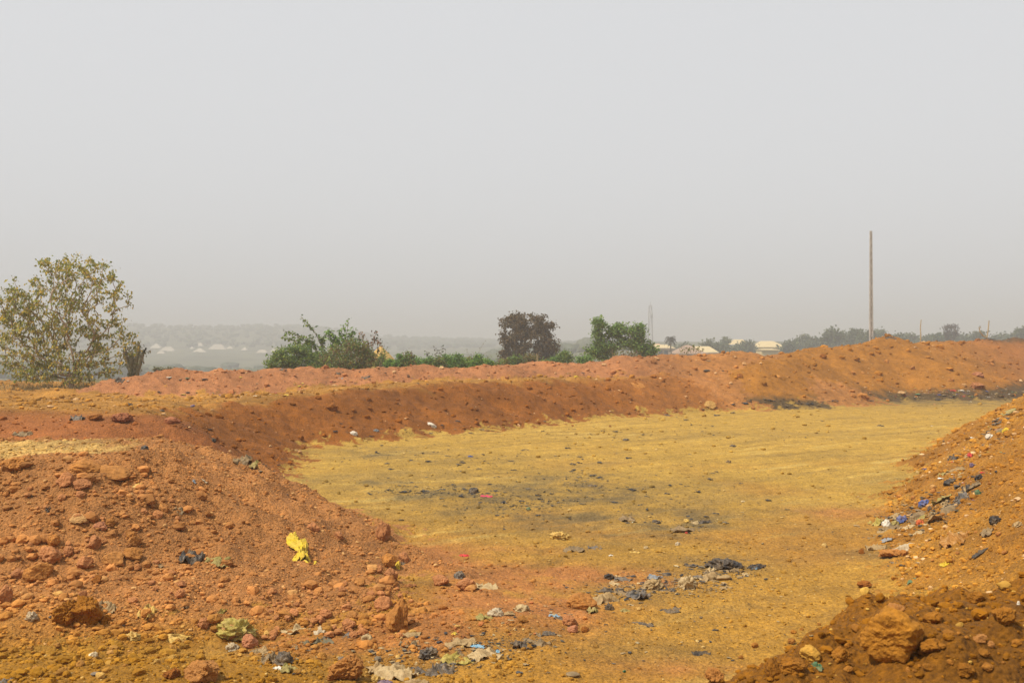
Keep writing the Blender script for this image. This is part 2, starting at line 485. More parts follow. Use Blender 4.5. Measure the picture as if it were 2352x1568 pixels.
# stains on the land: (u, v, half width, half height) seen on the level floor, turned into world ellipses
def stain(x, y, spots, seed, z0=0.0, frac=1.0):
    s = np.zeros_like(x)
    for u, v, ru, rv, st in spots:
        d = (CAM_H - z0) * FD / (v - VH); cx = (u - UC) / FD * d
        rx = ru / FD * d; ry = rv * d * d / ((CAM_H - z0) * FD)
        s = np.maximum(s, st * np.exp(-((x - cx) / rx) ** 2 - ((y - d) / ry) ** 2))
    n = fbm(x / 1.3, y / 1.3, seed, 4, 0.6)
    return np.clip(s * (1.0 + 0.9 * n * frac) + 0.0, 0, 1)

DARK_SPOTS = [(1250, 1135, 420, 60, 0.72), (1420, 1180, 420, 50, 0.72), (960, 1110, 260, 40, 0.55), (1330, 1150, 160, 24, 0.9), (1560, 1205, 160, 18, 0.8), (1130, 1160, 160, 20, 0.8),
              (880, 1040, 140, 14, 0.55), (1080, 1055, 170, 16, 0.45), (1350, 1100, 120, 20, 0.6), (2260, 906, 300, 26, 1.5), (2080, 918, 260, 13, 1.4),
              (1760, 930, 180, 7, 1.0), (1950, 918, 170, 7, 1.0), (1700, 1000, 320, 9, 0.3), (1650, 1290, 190, 22, 0.55), (1480, 1360, 110, 22, 0.6),
              (2010, 1270, 120, 26, 0.6), (1430, 1510, 190, 34, 0.55), (1900, 1050, 130, 10, 0.3), (2100, 1110, 110, 24, 0.4), (1180, 1480, 140, 24, 0.5),
              (1330, 1250, 130, 22, 0.5), (980, 1500, 130, 30, 0.45)]
RED_SPOTS = [(1180, 1360, 170, 60, 1.0), (1010, 1290, 90, 34, 1.0), (1230, 1430, 130, 36, 1.0), (930, 1460, 160, 60, 0.9), (1340, 1320, 150, 24, 0.9), (1500, 1330, 80, 14, 0.6),
             (1560, 1545, 180, 22, 0.45), (1980, 1180, 150, 16, 0.4), (760, 1490, 160, 50, 0.9), (1180, 1260, 120, 10, 0.4)]

def L(*c): return np.array(c, float)
C_FLOOR, C_NEARFLOOR, C_DARK = L(.47, .278, .058), L(.43, .218, .036), L(.075, .055, .033)
C_PALE = L(.56, .385, .13)
C_REGION = {1: L(.425, .180, .064), 2: L(.285, .094, .012), 3: L(.43, .175, .082), 4: L(.385, .155, .022), 5: L(.41, .175, .027), 6: L(.29, .112, .007)}  # terrace brown is deepened, painting in the shade on its steep face
C_TERR, C_FRONT, C_RED = L(.42, .195, .04), L(.34, .155, .014), L(.42, .162, .055)
C_FAR = L(.115, .115, .07)

def soil_colour(x, y, lab):
    r = np.sqrt(x * x + y * y)
    n_big = fbm(x / 3.0, y / 3.0, 41, 4); n_mid = fbm(x / 0.7, y / 0.7, 44, 3)
    # streaks left by machines, running obliquely across the floor
    ca, sa = math.cos(math.radians(34)), math.sin(math.radians(34))
    sx, sy = x * ca + y * sa, -x * sa + y * ca
    sy = sy + 0.9 * fbm(x / 14, y / 14, 57, 2)
    st = fbm(sx / 9.0, sy / 0.55, 51, 4, 0.6) * (0.55 + 0.7 * sstep(-0.4, 0.5, fbm(x / 6, y / 6, 58, 2))) * (0.6 + 0.4 * sstep(60, 30, y))
    col = np.empty(x.shape + (3,))
    # floor
    f = sstep(10, 24, y)[..., None]
    c = C_NEARFLOOR * (1 - f) + C_FLOOR * f
    c = c * (1 + 0.13 * np.clip(st, -1, 1) + 0.14 * np.clip(n_big, -1, 1) * sstep(60, 20, r) + 0.10 * n_mid)[..., None]
    c = c + (L(.43, .185, .028) - c) * (np.clip(fbm(x / 4.5, y / 4.5, 47, 3) - 0.05, 0, 0.6) * sstep(36, 12, y))[..., None]
    tr = tracks(x, y) * sstep(70, 55, r)
    c = c + (C_DARK * 2.6 - c) * (0.30 * tr)[..., None]
    pale = np.clip((st - 0.25) * 1.6, 0, 1) * sstep(0.0, 0.5, n_big + 0.25)
    c = c + (C_PALE - c) * (0.6 * pale)[..., None]
    dk = stain(x, y, DARK_SPOTS, 61)
    dk = np.clip(dk * (0.85 + 0.55 * n_mid + 0.5 * st) + 0.28 * np.clip(st * -1.0 - 0.25 + 0.9 * n_big, 0, 1), 0, 0.95) * sstep(95, 80, r)
    c = c + (C_DARK * 1.6 - c) * (dk * 0.82)[..., None]
    rd = np.clip(stain(x, y, RED_SPOTS, 64) * 1.5 + 0.35 * np.clip(n_big - 0.55, 0, 1) * sstep(16, 11, y), 0, 1)
    c = c + (C_RED * (1 + 0.25 * n_mid)[..., None] - c) * rd[..., None] * 0.9
    fr = np.clip(np.exp(-((x + 3.6) / 2.8) ** 2 - ((y - 7.9) / 1.5) ** 2) * 1.6, 0, 1)
    c = c + (C_FRONT - c) * fr[..., None]
    far = sstep(75, 110, r)[..., None]
    c = c * (1 - far) + C_FAR * (1 + 0.5 * fbm(x / 30, y / 30, 71, 3))[..., None] * far
    col[:] = c
    for k, base in C_REGION.items():
        m = lab == k
        if not m.any(): continue
        xb, yb, nb, nm = x[m], y[m], n_big[m], n_mid[m]
        cc = np.broadcast_to(base, (m.sum(), 3)).copy()
        if k == 2:
            sd = poly_sd(xb, yb, T_POLY)
            tp = sstep(0.3, -0.7, sd + 0.5 * nm) * sstep(22.2, 24.0, yb + nb)
            tc = C_TERR * (1 + 0.35 * fbm(xb / 5.0, yb / 0.8, 81, 3))[:, None]
            hol = sstep(24.0, 22.0, yb)
            cc = cc + (L(.34, .115, .034) - cc) * hol[:, None]
            cc = cc + (tc - cc) * tp[:, None]
            pinkish = sstep(2.0, 9.0, xb) * 0.8
            cc = cc + (L(.40, .15, .035) - cc) * pinkish[:, None]
        if k == 1:
            sd = poly_sd(xb, yb, LM_POLY)
            tp = sstep(-0.15, -0.9, sd + 0.5 * nm)
            cc = cc + (L(.64, .40, .15) * (1 + 0.25 * fbm(xb / 2.0, yb / 0.35, 84, 3))[:, None] - cc) * (tp * sstep(-1.1, -0.3, nb + 0.2) * 0.9)[:, None]
            low = sstep(11.4, 9.4, yb + 0.5 * nb)
            cc = cc + (C_FRONT - cc) * (low * 0.9)[:, None]
        if k == 3:
            cc = cc + (L(.42, .175, .04) - cc) * (sstep(4.0, 12, xb) * 0.7)[:, None]
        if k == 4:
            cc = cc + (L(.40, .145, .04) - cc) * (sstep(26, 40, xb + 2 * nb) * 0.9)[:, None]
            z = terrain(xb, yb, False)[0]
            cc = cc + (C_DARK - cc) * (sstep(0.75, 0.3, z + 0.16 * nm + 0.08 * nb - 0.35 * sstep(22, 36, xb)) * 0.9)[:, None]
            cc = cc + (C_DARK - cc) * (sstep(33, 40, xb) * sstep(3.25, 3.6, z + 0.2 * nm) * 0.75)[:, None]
        if k == 5:
            cc = cc + (C_NEARFLOOR * 1.05 - cc) * (0.35 * sstep(-0.3, 0.5, nb))[:, None]
        cc = cc * (1 + 0.20 * nb + 0.12 * nm)[:, None]
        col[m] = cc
    return np.clip(col * np.array([0.86, 0.855, 0.66]), 0.003, 0.85)

MAT_SOIL = soil_material("loose_soil", 1.0, 1.0, 0.6)
MAT_FLOOR = soil_material("packed_floor", 0.7, 0.9, 0.5)
MAT_GRAVEL = tint_mat("gravel_tint", 0.95, 0.15)
MAT_ROCK = rock_material("earthy_rock")

def build_terrain():
    th = np.concatenate([np.linspace(-math.pi, -0.66, 50)[:-1], np.linspace(-0.66, 0.66, 740), np.linspace(0.66, math.pi, 50)[1:]])
    def lg(a, b, k): return np.exp(np.linspace(math.log(a), math.log(b), max(2, int(math.log(b / a) / k))))[:-1]
    r = np.concatenate([lg(0.2, 3.6, 0.15), lg(3.6, 8, 0.0065), lg(8, 24, 0.0046), lg(24, 74, 0.0036), lg(74, 110, 0.012), lg(110, 1700, 0.035), lg(1700, 5000, 0.12), [5000.0]])
    R, T = np.meshgrid(r, th, indexing='ij')
    X, Y = R * np.sin(T), R * np.cos(T)
    Z, LAB = terrain(X, Y)
    Z = np.where(R > 2000, Z * sstep(5000, 2000, R), Z)
    GRID.update(r=r, t=th, z=Z, l=LAB)
    # soils spill over and mix along their borders
    jx = fbm(X / 0.8, Y / 0.8, 111, 3, 0.7) * 0.55 + perlin(X / 0.12, Y / 0.12, 115) * 0.35; jy = fbm(X / 0.8, Y / 0.8, 121, 3, 0.7) * 0.75 + perlin(X / 0.12, Y / 0.12, 125) * 0.45
    nearby = (R > 3.0) & (R < 110) & (np.abs(T) < 0.7)
    LJ = np.where(nearby, terrain(np.where(nearby, X + jx, 0), np.where(nearby, Y + jy, 0), False)[1], LAB)
    C = soil_colour(X, Y, LJ)
    nr, ntn = X.shape
    idx = np.arange(nr * ntn).reshape(nr, ntn)
    F = np.stack([idx[:-1, :-1], idx[:-1, 1:], idx[1:, 1:], idx[1:, :-1]], -1).reshape(-1, 4)
    FL = LAB[:-1, :-1].ravel()
    V = np.stack([X, Y, Z], -1).reshape(-1, 3); C = C.reshape(-1, 3)
    info = {0: ("ground", None, None), 
            1: ("earth_mound", "red stony mound covered in clods, the yellow bag lying on its slope", "earth mound"),
            2: ("earth_terrace", "brown earth terrace whose steep side drops to the yellow pit floor", "earth bank"),
            3: ("earth_ridge", "long low pinkish earth ridge in front of the green bushes", "earth bank"),
            4: ("earth_bank", "tall orange earth bank below the concrete pole", "earth bank"),
            5: ("earth_slope", "gravelly orange slope rising from the heap of mixed rubbish", "earth bank"),
            6: ("clod_mound", "dark ochre mound of clods carrying the big boulder", "earth mound")}
    for k, (nm, lb, ct) in info.items():
        f = F[FL == k]
        used, inv = np.unique(f, return_inverse=True)
        o = mesh_obj(nm, V[used], inv.reshape(-1, 4), MAT_FLOOR if k == 0 else MAT_SOIL, attrs={"tint": C[used]})
        if k == 0: tag(o, "packed yellow earth floor of the pit and the land around it", None, None, "structure")
        else: tag(o, lb, ct)

build_terrain()
# ------------------------------------------------------------------ rocks, clods and gravel
def ico(sub):
    t = (1 + 5 ** 0.5) / 2
    v = [(-1, t, 0), (1, t, 0), (-1, -t, 0), (1, -t, 0), (0, -1, t), (0, 1, t), (0, -1, -t), (0, 1, -t), (t, 0, -1), (t, 0, 1), (-t, 0, -1), (-t, 0, 1)]
    f = [(0, 11, 5), (0, 5, 1), (0, 1, 7), (0, 7, 10), (0, 10, 11), (1, 5, 9), (5, 11, 4), (11, 10, 2), (10, 7, 6), (7, 1, 8),
         (3, 9, 4), (3, 4, 2), (3, 2, 6), (3, 6, 8), (3, 8, 9), (4, 9, 5), (2, 4, 11), (6, 2, 10), (8, 6, 7), (9, 8, 1)]
    v = [np.array(p, float) / math.sqrt(1 + t * t) for p in v]
    for _ in range(sub):
        cache = {}; nf = []
        def mid(a, b):
            k = (min(a, b), max(a, b))
            if k not in cache:
                m = v[a] + v[b]; v.append(m / np.linalg.norm(m)); cache[k] = len(v) - 1
            return cache[k]
        for a, b, c in f:
            ab, bc, ca = mid(a, b), mid(b, c), mid(c, a)
            nf += [(a, ab, ca), (b, bc, ab), (c, ca, bc), (ab, bc, ca)]
        f = nf
    return np.array(v), np.array(f)
ICO = {k: ico(k) for k in range(5)}
OCT = (np.array([(1, 0, 0), (-1, 0, 0), (0, 1, 0), (0, -1, 0), (0, 0, 1), (0, 0, -1)], float), np.array([(0, 2, 4), (2, 1, 4), (1, 3, 4), (3, 0, 4), (2, 0, 5), (1, 2, 5), (3, 1, 5), (0, 3, 5)]))

def rock_verts(seed, sub, rough=0.10, planes=11, lumpy=0.0):
    """an angular lump with cut faces, one unit half-size along each axis"""
    rg = np.random.default_rng(seed)
    v, f = ICO[sub]
    n = rg.normal(size=(planes, 3)); n /= np.linalg.norm(n, axis=1)[:, None]
    d = rg.uniform(0.62, 0.95, planes)
    dot = v @ n.T
    r = np.where(dot > 0.05, d[None, :] / np.maximum(dot, 0.05), 9.0)
    r = -np.log(np.exp(-r * 34).sum(1) + np.exp(-34 * 1.05)) / 34
    p = v * r[:, None]
    p = p * (1 + rough * noise3(v * 2.3 + seed, seed) + rough * 0.7 * noise3(v * 5.1 + seed, seed + 9) + rough * 0.5 * noise3(v * 11.0, seed + 12))[:, None]
    if lumpy:
        p = p * (1 + lumpy * np.abs(noise3(v * 1.7 + seed * 0.3, seed + 3)) + lumpy * 0.6 * np.abs(noise3(v * 4.2, seed + 5)))[:, None]
    p -= (p.max(0) + p.min(0)) / 2
    return p / ((p.max(0) - p.min(0)) / 2), f

def rock_mesh(seed, sub, rough=0.1, planes=11, lumpy=0.0, name="rock"):
    p, f = rock_verts(seed, sub, rough, planes, lumpy)
    o = mesh_obj(name, p, f, MAT_ROCK, smooth=False)
    me = o.data
    bpy.data.objects.remove(o)
    return me

RK_RED, RK_ORANGE, RK_BROWN, RK_PALE, RK_PINK, RK_DARK = (.42, .172, .06), (.40, .165, .035), (.26, .088, .010), (.52, .285, .10), (.42, .17, .075), (.29, .112, .008)
RK_TAN = (.40, .172, .042)

# (name, u, v_bottom, width, height, colour, style, label)
ROCKS = [
 ("rock_slab", 186, 1089, 78, 38, RK_ORANGE, 'slab', "broad orange slab at the mound top, beside the pale bare patch"),
 ("rock_slab", 258, 1100, 72, 30, RK_TAN, 'slab', "long flat layered rock next to the orange slab on the mound top"),
 ("rock", 147, 1120, 44, 32, RK_RED, 'rock', "angular red rock just below the orange slab"),
 ("rock", 186, 1131, 42, 25, RK_RED, 'rock', "squat red rock touching the angular rock below the orange slab"),
 ("rock", 183, 1143, 22, 15, RK_RED, 'rock', "small red rock under the pair below the orange slab"),
 ("earth_lump", 30, 1088, 70, 36, RK_ORANGE, 'clod', "wide orange earth lump on the mound top cut by the picture edge"),
 ("stone_tile", 180, 1207, 44, 24, RK_PALE, 'slab', "pale flat tile-like stone tilted on the red stony mound"),
 ("rock", 231, 1219, 30, 20, RK_PINK, 'rock', "purplish rock beside the pale tile-like stone"),
 ("rock", 252, 1216, 24, 20, RK_ORANGE, 'rock', "orange rock leaning on the purplish rock"),
 ("rock", 110, 1296, 54, 38, RK_RED, 'rock', "big blocky dark red rock low on the stony mound, flat lit top"),
 ("rock", 82, 1340, 64, 46, RK_ORANGE, 'rock', "large rounded orange rock, biggest in the lower stones of the mound"),
 ("rock", 38, 1334, 34, 24, RK_RED, 'rock', "red rock touching the large rounded orange rock"),
 ("rock", 121, 1260, 30, 30, RK_ORANGE, 'rock', "upright orange rock above the big blocky dark red rock"),
 ("rock", 155, 1285, 27, 25, RK_RED, 'rock', "rounded red rock beside the big blocky dark red rock"),
 ("rock", 190, 1314, 36, 34, RK_RED, 'rock', "steep wedge of red rock in the middle of the lower stones"),
 ("rock", 260, 1303, 54, 30, RK_TAN, 'rock', "long tan rock slanting across the lower stones of the mound"),
 ("rock", 301, 1288, 46, 27, RK_ORANGE, 'rock', "smooth loaf-shaped orange rock above the long tan rock"),
 ("rock", 307, 1262, 28, 28, RK_TAN, 'rock', "tan peaked rock resting above the loaf-shaped rock"),
 ("rock", 216, 1270, 29, 35, RK_RED, 'rock', "tall purplish red rock standing among the lower stones"),
 ("rock", 300, 1243, 25, 22, RK_ORANGE, 'rock', "orange rock above the tan peaked rock"),
 ("rock", 412, 1377, 26, 23, RK_RED, 'rock', "egg-shaped red rock on the bare lower flank of the stony mound"),
 ("rock", 412, 1352, 26, 18, RK_RED, 'rock', "flat red rock just above the egg-shaped red rock"),
 ("rock", 467, 1446, 26, 26, RK_RED, 'rock', "rounded red rock uphill of the yellow-green bag"),
 ("rock", 222, 1342, 27, 21, RK_BROWN, 'rock', "brown rock with a dark underside alone on the lower flank"),
 ("rock", 189, 1377, 20, 19, RK_RED, 'rock', "red rock above the twin brown clods"),
 ("rock", 10, 1393, 32, 46, RK_RED, 'rock', "red rock half cut off by the picture edge above the dusty soil"),
 ("earth_clod", 146, 1444, 54, 62, RK_DARK, 'clod', "crumbly brown clod, smaller of the twin clods at the mound foot"),
 ("earth_clod", 196, 1453, 68, 76, RK_DARK, 'clod', "crumbly brown clod, bigger of the twin clods at the mound foot"),
 ("earth_clod", 240, 1438, 28, 24, RK_DARK, 'clod', "small brown clod beside the twin clods"),
 ("rock", 527, 1476, 52, 34, RK_PINK, 'rock', "pink rock in front of the yellow-green bag"),
 ("rock", 572, 1493, 40, 36, RK_PINK, 'rock', "pink rock at the foot of the yellow-green bag beside the dark rags"),
 ("earth_clod", 790, 1568, 84, 58, RK_ORANGE, 'clod', "large dusty orange clod beside the heap of tan bags"),
 ("earth_clod", 455, 1572, 92, 52, RK_TAN, 'clod', "large crumbled tan clod at the bottom edge of the picture"),
 ("earth_clod", 392, 1560, 40, 24, RK_BROWN, 'clod', "brown clod beside the large crumbled tan clod"),
 ("pointed_rock", 905, 1463, 92, 88, RK_ORANGE, 'spike', "big pointed orange rock with a dark broken side, by the rubbish"),
 ("rock", 812, 1432, 40, 26, RK_TAN, 'rock', "tan rock in the scree behind the big pointed rock"),
 ("rock", 880, 1402, 42, 32, RK_RED, 'rock', "red rock right behind the big pointed rock"),
 ("rock", 735, 1436, 24, 22, RK_RED, 'rock', "blocky red rock above the dark green netting"),
 ("rock", 800, 1452, 34, 28, RK_RED, 'rock', "red rock between the dark netting and the pointed rock"),
 ("rock", 748, 1420, 30, 20, RK_RED, 'rock', "rounded red rock at the top of the scree by the netting"),
 ("rock", 893, 1310, 36, 32, RK_ORANGE, 'rock', "boxy orange rock with yellow scraps on it"),
 ("rock", 928, 1300, 30, 28, RK_RED, 'rock', "red rock behind the boxy orange rock with scraps"),
 ("rock", 898, 1336, 32, 30, RK_RED, 'rock', "leaning red rock below the boxy orange rock with scraps"),
 ("rock", 868, 1316, 24, 20, RK_RED, 'rock', "red rock beside the boxy orange rock, on its uphill side"),
 ("rock", 826, 1346, 28, 18, RK_TAN, 'rock', "tan flat-topped rock high in the scree"),
 ("rock", 1012, 1349, 40, 28, RK_RED, 'rock', "red wedge rock lying below the black and white bag"),
 ("rock", 1070, 1359, 46, 28, RK_RED, 'rock', "broad red rock lying beside the black and white bag"),
 ("rock", 879, 1250, 34, 50, RK_RED, 'rock', "upright red rock jutting from the mound edge against the yellow floor"),
 ("rock", 778, 1239, 24, 18, RK_RED, 'rock', "red rock on the mound flank between the yellow bag and the edge"),
 ("rock", 720, 1223, 30, 22, RK_RED, 'rock', "red rock uphill of the yellow bag"),
 ("orange_block", 1335, 1402, 70, 36, RK_ORANGE, 'rock', "wide orange block of earth beside the row of tan rubbish"),
 ("rock", 1308, 1440, 38, 28, RK_RED, 'rock', "rounded red rock, largest of the little group near the blue strip"),
 ("rock", 1316, 1455, 28, 18, RK_PINK, 'rock', "pinkish rock in front of the rounded red rock near the blue strip"),
 ("rock", 1344, 1453, 20, 14, RK_BROWN, 'rock', "dark brown stone beside the pinkish rock near the blue strip"),
 ("rock", 1986, 1352, 32, 18, RK_BROWN, 'clod', "lone brown clod on the yellow floor near the green strip"),
 ("rock", 2048, 1282, 54, 18, RK_ORANGE, 'clod', "long orange clod below the pale plastic sheet"),
 ("rock", 2078, 1276, 22, 14, RK_ORANGE, 'clod', "orange clod touching the end of the pale plastic sheet"),
 ("rock", 1978, 1273, 13, 13, RK_BROWN, 'clod', "little brown clod by itself left of the pale plastic sheet"),
 ("boulder", 2056, 1538, 146, 124, (.37, .152, .014), 'boulder', "big dark ochre boulder on the clod mound"),
 ("boulder", 2060, 1419, 50, 34, RK_ORANGE, 'rock', "pale ochre block perched above the big boulder"),
 ("boulder", 2246, 1388, 36, 28, RK_DARK, 'clod', "round clod on the skyline of the clod mound"),
 ("boulder", 2146, 1436, 48, 28, RK_DARK, 'rock', "dark slab of earth just uphill of the big boulder"),
 ("boulder", 1866, 1526, 54, 36, (.46, .24, .035), 'rock', "yellowish clod at the low end of the clod mound, above a green leaf"),
 ("boulder", 1824, 1548, 80, 36, RK_DARK, 'clod', "long dark clod at the low end of the clod mound"),
 ("boulder", 1776, 1560, 34, 46, RK_DARK, 'rock', "upright dark clod at the tip of the clod mound"),
 ("boulder", 1640, 1572, 40, 34, RK_ORANGE, 'clod', "orange clod at the bottom edge in front of the clod mound"),
 ("boulder", 2252, 1483, 32, 20, RK_TAN, 'rock', "pale stone on the open face of the clod mound"),
 ("boulder", 2274, 1490, 22, 14, RK_TAN, 'rock', "pale stone touching another on the clod mound"),
 ("boulder", 2222, 1560, 50, 30, RK_DARK, 'clod', "dark clod low on the clod mound below the pale stones"),
 ("boulder", 2310, 1440, 54, 40, RK_DARK, 'clod', "dark clod near the edge of the picture on the clod mound"),
 ("boulder", 2140, 1505, 46, 34, RK_DARK, 'rock', "dark rock tucked against the shaded side of the big boulder"),
 ("boulder", 1932, 1524, 44, 34, RK_DARK, 'clod', "dark clod between the yellowish clod and the big boulder"),
 ("rock", 1632, 943, 28, 19, (.48, .27, .075), 'rock', "yellowish boulder at the foot of the banks where pink meets orange"),
 ("rock", 1466, 892, 36, 17, RK_ORANGE, 'slab', "long orange rock lying on the face of the pinkish ridge"),
 ("rock", 1616, 828, 17, 9, RK_BROWN, 'slab', "brown flat rock on the crest near the leafy shrub"),
 ("rock", 1892, 825, 16, 13, RK_BROWN, 'rock', "dark rock near the crest of the orange bank beside the pole"),
 ("rock", 1985, 920, 26, 17, RK_ORANGE, 'rock', "orange boulder at the foot of the orange bank"),
 ("rock", 2250, 898, 34, 19, RK_RED, 'clod', "red earth lump in the grey rubble at the bank foot"),
 ("rock", 2250, 867, 26, 13, RK_PINK, 'rock', "pink boulder on the face of the orange bank"),
 ("rock", 1700, 872, 14, 11, RK_BROWN, 'rock', "brown rock on the yellowish nose of the orange bank"),
 ("mud_block", 1796, 814, 16, 9, RK_ORANGE, 'slab', "square mud block on the crest in front of the pale roofed house"),
 ("rock", 762, 946, 26, 20, RK_BROWN, 'rock', "round brown boulder on the face of the terrace"),
 ("rock", 730, 919, 16, 10, RK_BROWN, 'rock', "brown stone near the terrace lip above the round brown boulder"),
 ("rock", 690, 1012, 16, 12, RK_BROWN, 'clod', "brown clod at the terrace foot near the white bag"),
 ("earth_clod", 216, 967, 40, 16, RK_BROWN, 'clod', "brown clod on the far rim of the hollow beside the dark rags"),
 ("earth_clod", 276, 975, 48, 26, (.33, .12, .05), 'clod', "dark red clod on the far rim of the hollow"),
 ("earth_clod", 392, 974, 38, 22, (.33, .12, .05), 'slab', "tilted dark red slab at the end of the hollow rim"),
 ("white_stone", 213, 1515, 20, 18, (.72, .60, .38), 'rock', "small cream stone alone on the dusty ochre soil"),
 ("rock", 370, 1173, 25, 18, RK_TAN, 'slab', "flat tan stone above the brown scrap on the mound"),
 ("grey_stone", 868, 1522, 18, 12, (.22, .17, .11), 'rock', "smooth grey-brown pebble near the grey rag"),
]

def place_matrix(p, n, yaw, sx, sy, sz, tilt=1.0):
    n = Vector(n).lerp(Vector((0, 0, 1)), 1 - tilt).normalized()
    q = Vector((0, 0, 1)).rotation_difference(n).to_matrix()
    m = q @ Matrix.Rotation(yaw, 3, 'Z') @ Matrix.Diagonal((sx, sy, sz))
    m = m.to_4x4(); m.translation = Vector(p)
    return m

def spike_mesh(seed):
    """a broken block drawn up to a point, its far side cut steep"""
    p, f = rock_verts(seed, 4, 0.14, 9, 0.15)
    h = (p[:, 2] + 1) / 2
    k = 1 - 0.72 * np.clip(h, 0, 1) ** 1.1
    p[:, 0] = p[:, 0] * k + 0.42 * h
    p[:, 1] *= k
    p[:, 0] = np.minimum(p[:, 0], 0.62 + 0.05 * noise3(p * 3, 5))
    o = mesh_obj("rock", p, f, MAT_ROCK, smooth=False); me = o.data; bpy.data.objects.remove(o)
    return me

def build_rocks():
    big = {'rock': [rock_mesh(100 + i, 3, 0.13, 9, 0.08) for i in range(7)], 'clod': [rock_mesh(200 + i, 4, 0.15, 13, 0.22) for i in range(5)],
           'slab': [rock_mesh(320 + i, 3, 0.10, 12, 0.0) for i in range(4)], 'spike': [spike_mesh(401)], 'boulder': [rock_mesh(511, 4, 0.09, 8, 0.05)]}
    uv = [(r[1], r[2] - 0.15 * r[4]) for r in ROCKS]
    P = hit_many(uv); N = normal_at(P[:, 0], P[:, 1], 0.3)
    for i, (nm, u, v, w, h, c, st, lab) in enumerate(ROCKS):
        d = P[i, 1]; px = d / FD
        sx, sz = w * px / 2, h * px / 2 * 1.12
        sy = (sx * 0.8 + sz * 0.3)
        if st == 'slab': sz *= 0.75
        me = big[st][i % len(big[st])]
        o = link_mesh(nm, me)
        yaw = PYR.uniform(-0.5, 0.5) + (math.pi if st not in ('spike', 'boulder') and PYR.random() < 0.5 else 0)
        if st in ('spike', 'boulder'): yaw = 0.15
        base = P[i] + np.array([0, sy * 0.5, sz * (0.4 if st == 'slab' else 0.72 if st == 'boulder' else 0.55)])
        o.matrix_world = place_matrix(base, N[i], yaw, sx, sy, sz, 0.55 if st in ('slab', 'rock') else 0.2)
        if st == 'boulder': o.rotation_euler.y += -0.35
        k = PYR.uniform(0.9, 1.1)
        k *= 0.88; o.color = (c[0] * k, c[1] * k, c[2] * k, 1)
        tag(o, lab, "rock" if 'clod' not in nm and 'lump' not in nm else "clod")
        o["group"] = "loose rocks and clods"

def scatter_clods():
    """countable loose clods on each bank: too alike to tell apart one by one"""
    small = [rock_mesh(600 + i, 2, 0.16, 8, 0.15, "clod") for i in range(14)]
    zones = [  # u range, v range, count, px size range, colour, name, label, group
        ((20, 420), (1110, 1390), 62, (9, 24), RK_RED, "clod", "small red clod among many strewn over the red stony mound", "clods on the red stony mound"),
        ((600, 960), (1330, 1475), 72, (9, 26), RK_RED, "clod", "red clod in the dense scree at the mound foot above the rubbish", "scree clods at the mound foot"),
        ((2060, 2340), (1080, 1330), 20, (8, 18), RK_ORANGE, "clod", "small orange clod on the gravelly slope beside the mixed rubbish", "clods on the gravelly slope"),
        ((1700, 2345), (1420, 1565), 32, (9, 30), RK_DARK, "clod", "small dark ochre clod among many on the clod mound", "clods on the clod mound"),
        ((560, 1600), (900, 990), 26, (6, 13), RK_BROWN, "clod", "small brown clod on the steep face of the terrace", "clods on the terrace face"),
        ((1720, 2340), (815, 915), 18, (6, 14), RK_ORANGE, "clod", "small orange clod on the face of the orange bank", "clods on the orange bank"),
        ((20, 780), (1470, 1562), 22, (9, 26), (.40, .19, .03), "clod", "small ochre clod on the dusty soil along the bottom edge", "clods on the dusty ochre soil"),
        ((960, 1250), (1340, 1480), 12, (7, 17), (.46, .16, .05), "clod", "small reddish clod on the red stained floor beside the rubbish", "clods on the red stained floor"),
    ]
    rg = np.random.default_rng(23)
    for (u0, u1), (v0, v1), n, (s0, s1), c, nm, lab, grp in zones:
        uv = np.stack([rg.uniform(u0, u1, n), rg.uniform(v0, v1, n)], 1)
        P = hit_many(uv); N = normal_at(P[:, 0], P[:, 1], 0.3)
        for i in range(n):
            w = s0 + (s1 - s0) * rg.random() ** 2.2
            s = w * P[i, 1] / FD / 2
            o = link_mesh(nm, small[int(rg.integers(14))])
            o.matrix_world = place_matrix(P[i] + np.array([0, 0, s * 0.35]), N[i], rg.uniform(0, 6.28), s, s * rg.uniform(0.7, 1.0), s * rg.uniform(0.55, 0.9), 0.6)
            k = rg.uniform(0.72, 1.06); t = rg.random() * 0.35
            cc = np.array(c) * k; cc = cc + (np.array(RK_TAN) - cc) * t
            o.color = (cc[0], cc[1], cc[2], 1)
            tag(o, lab, "clod", grp)

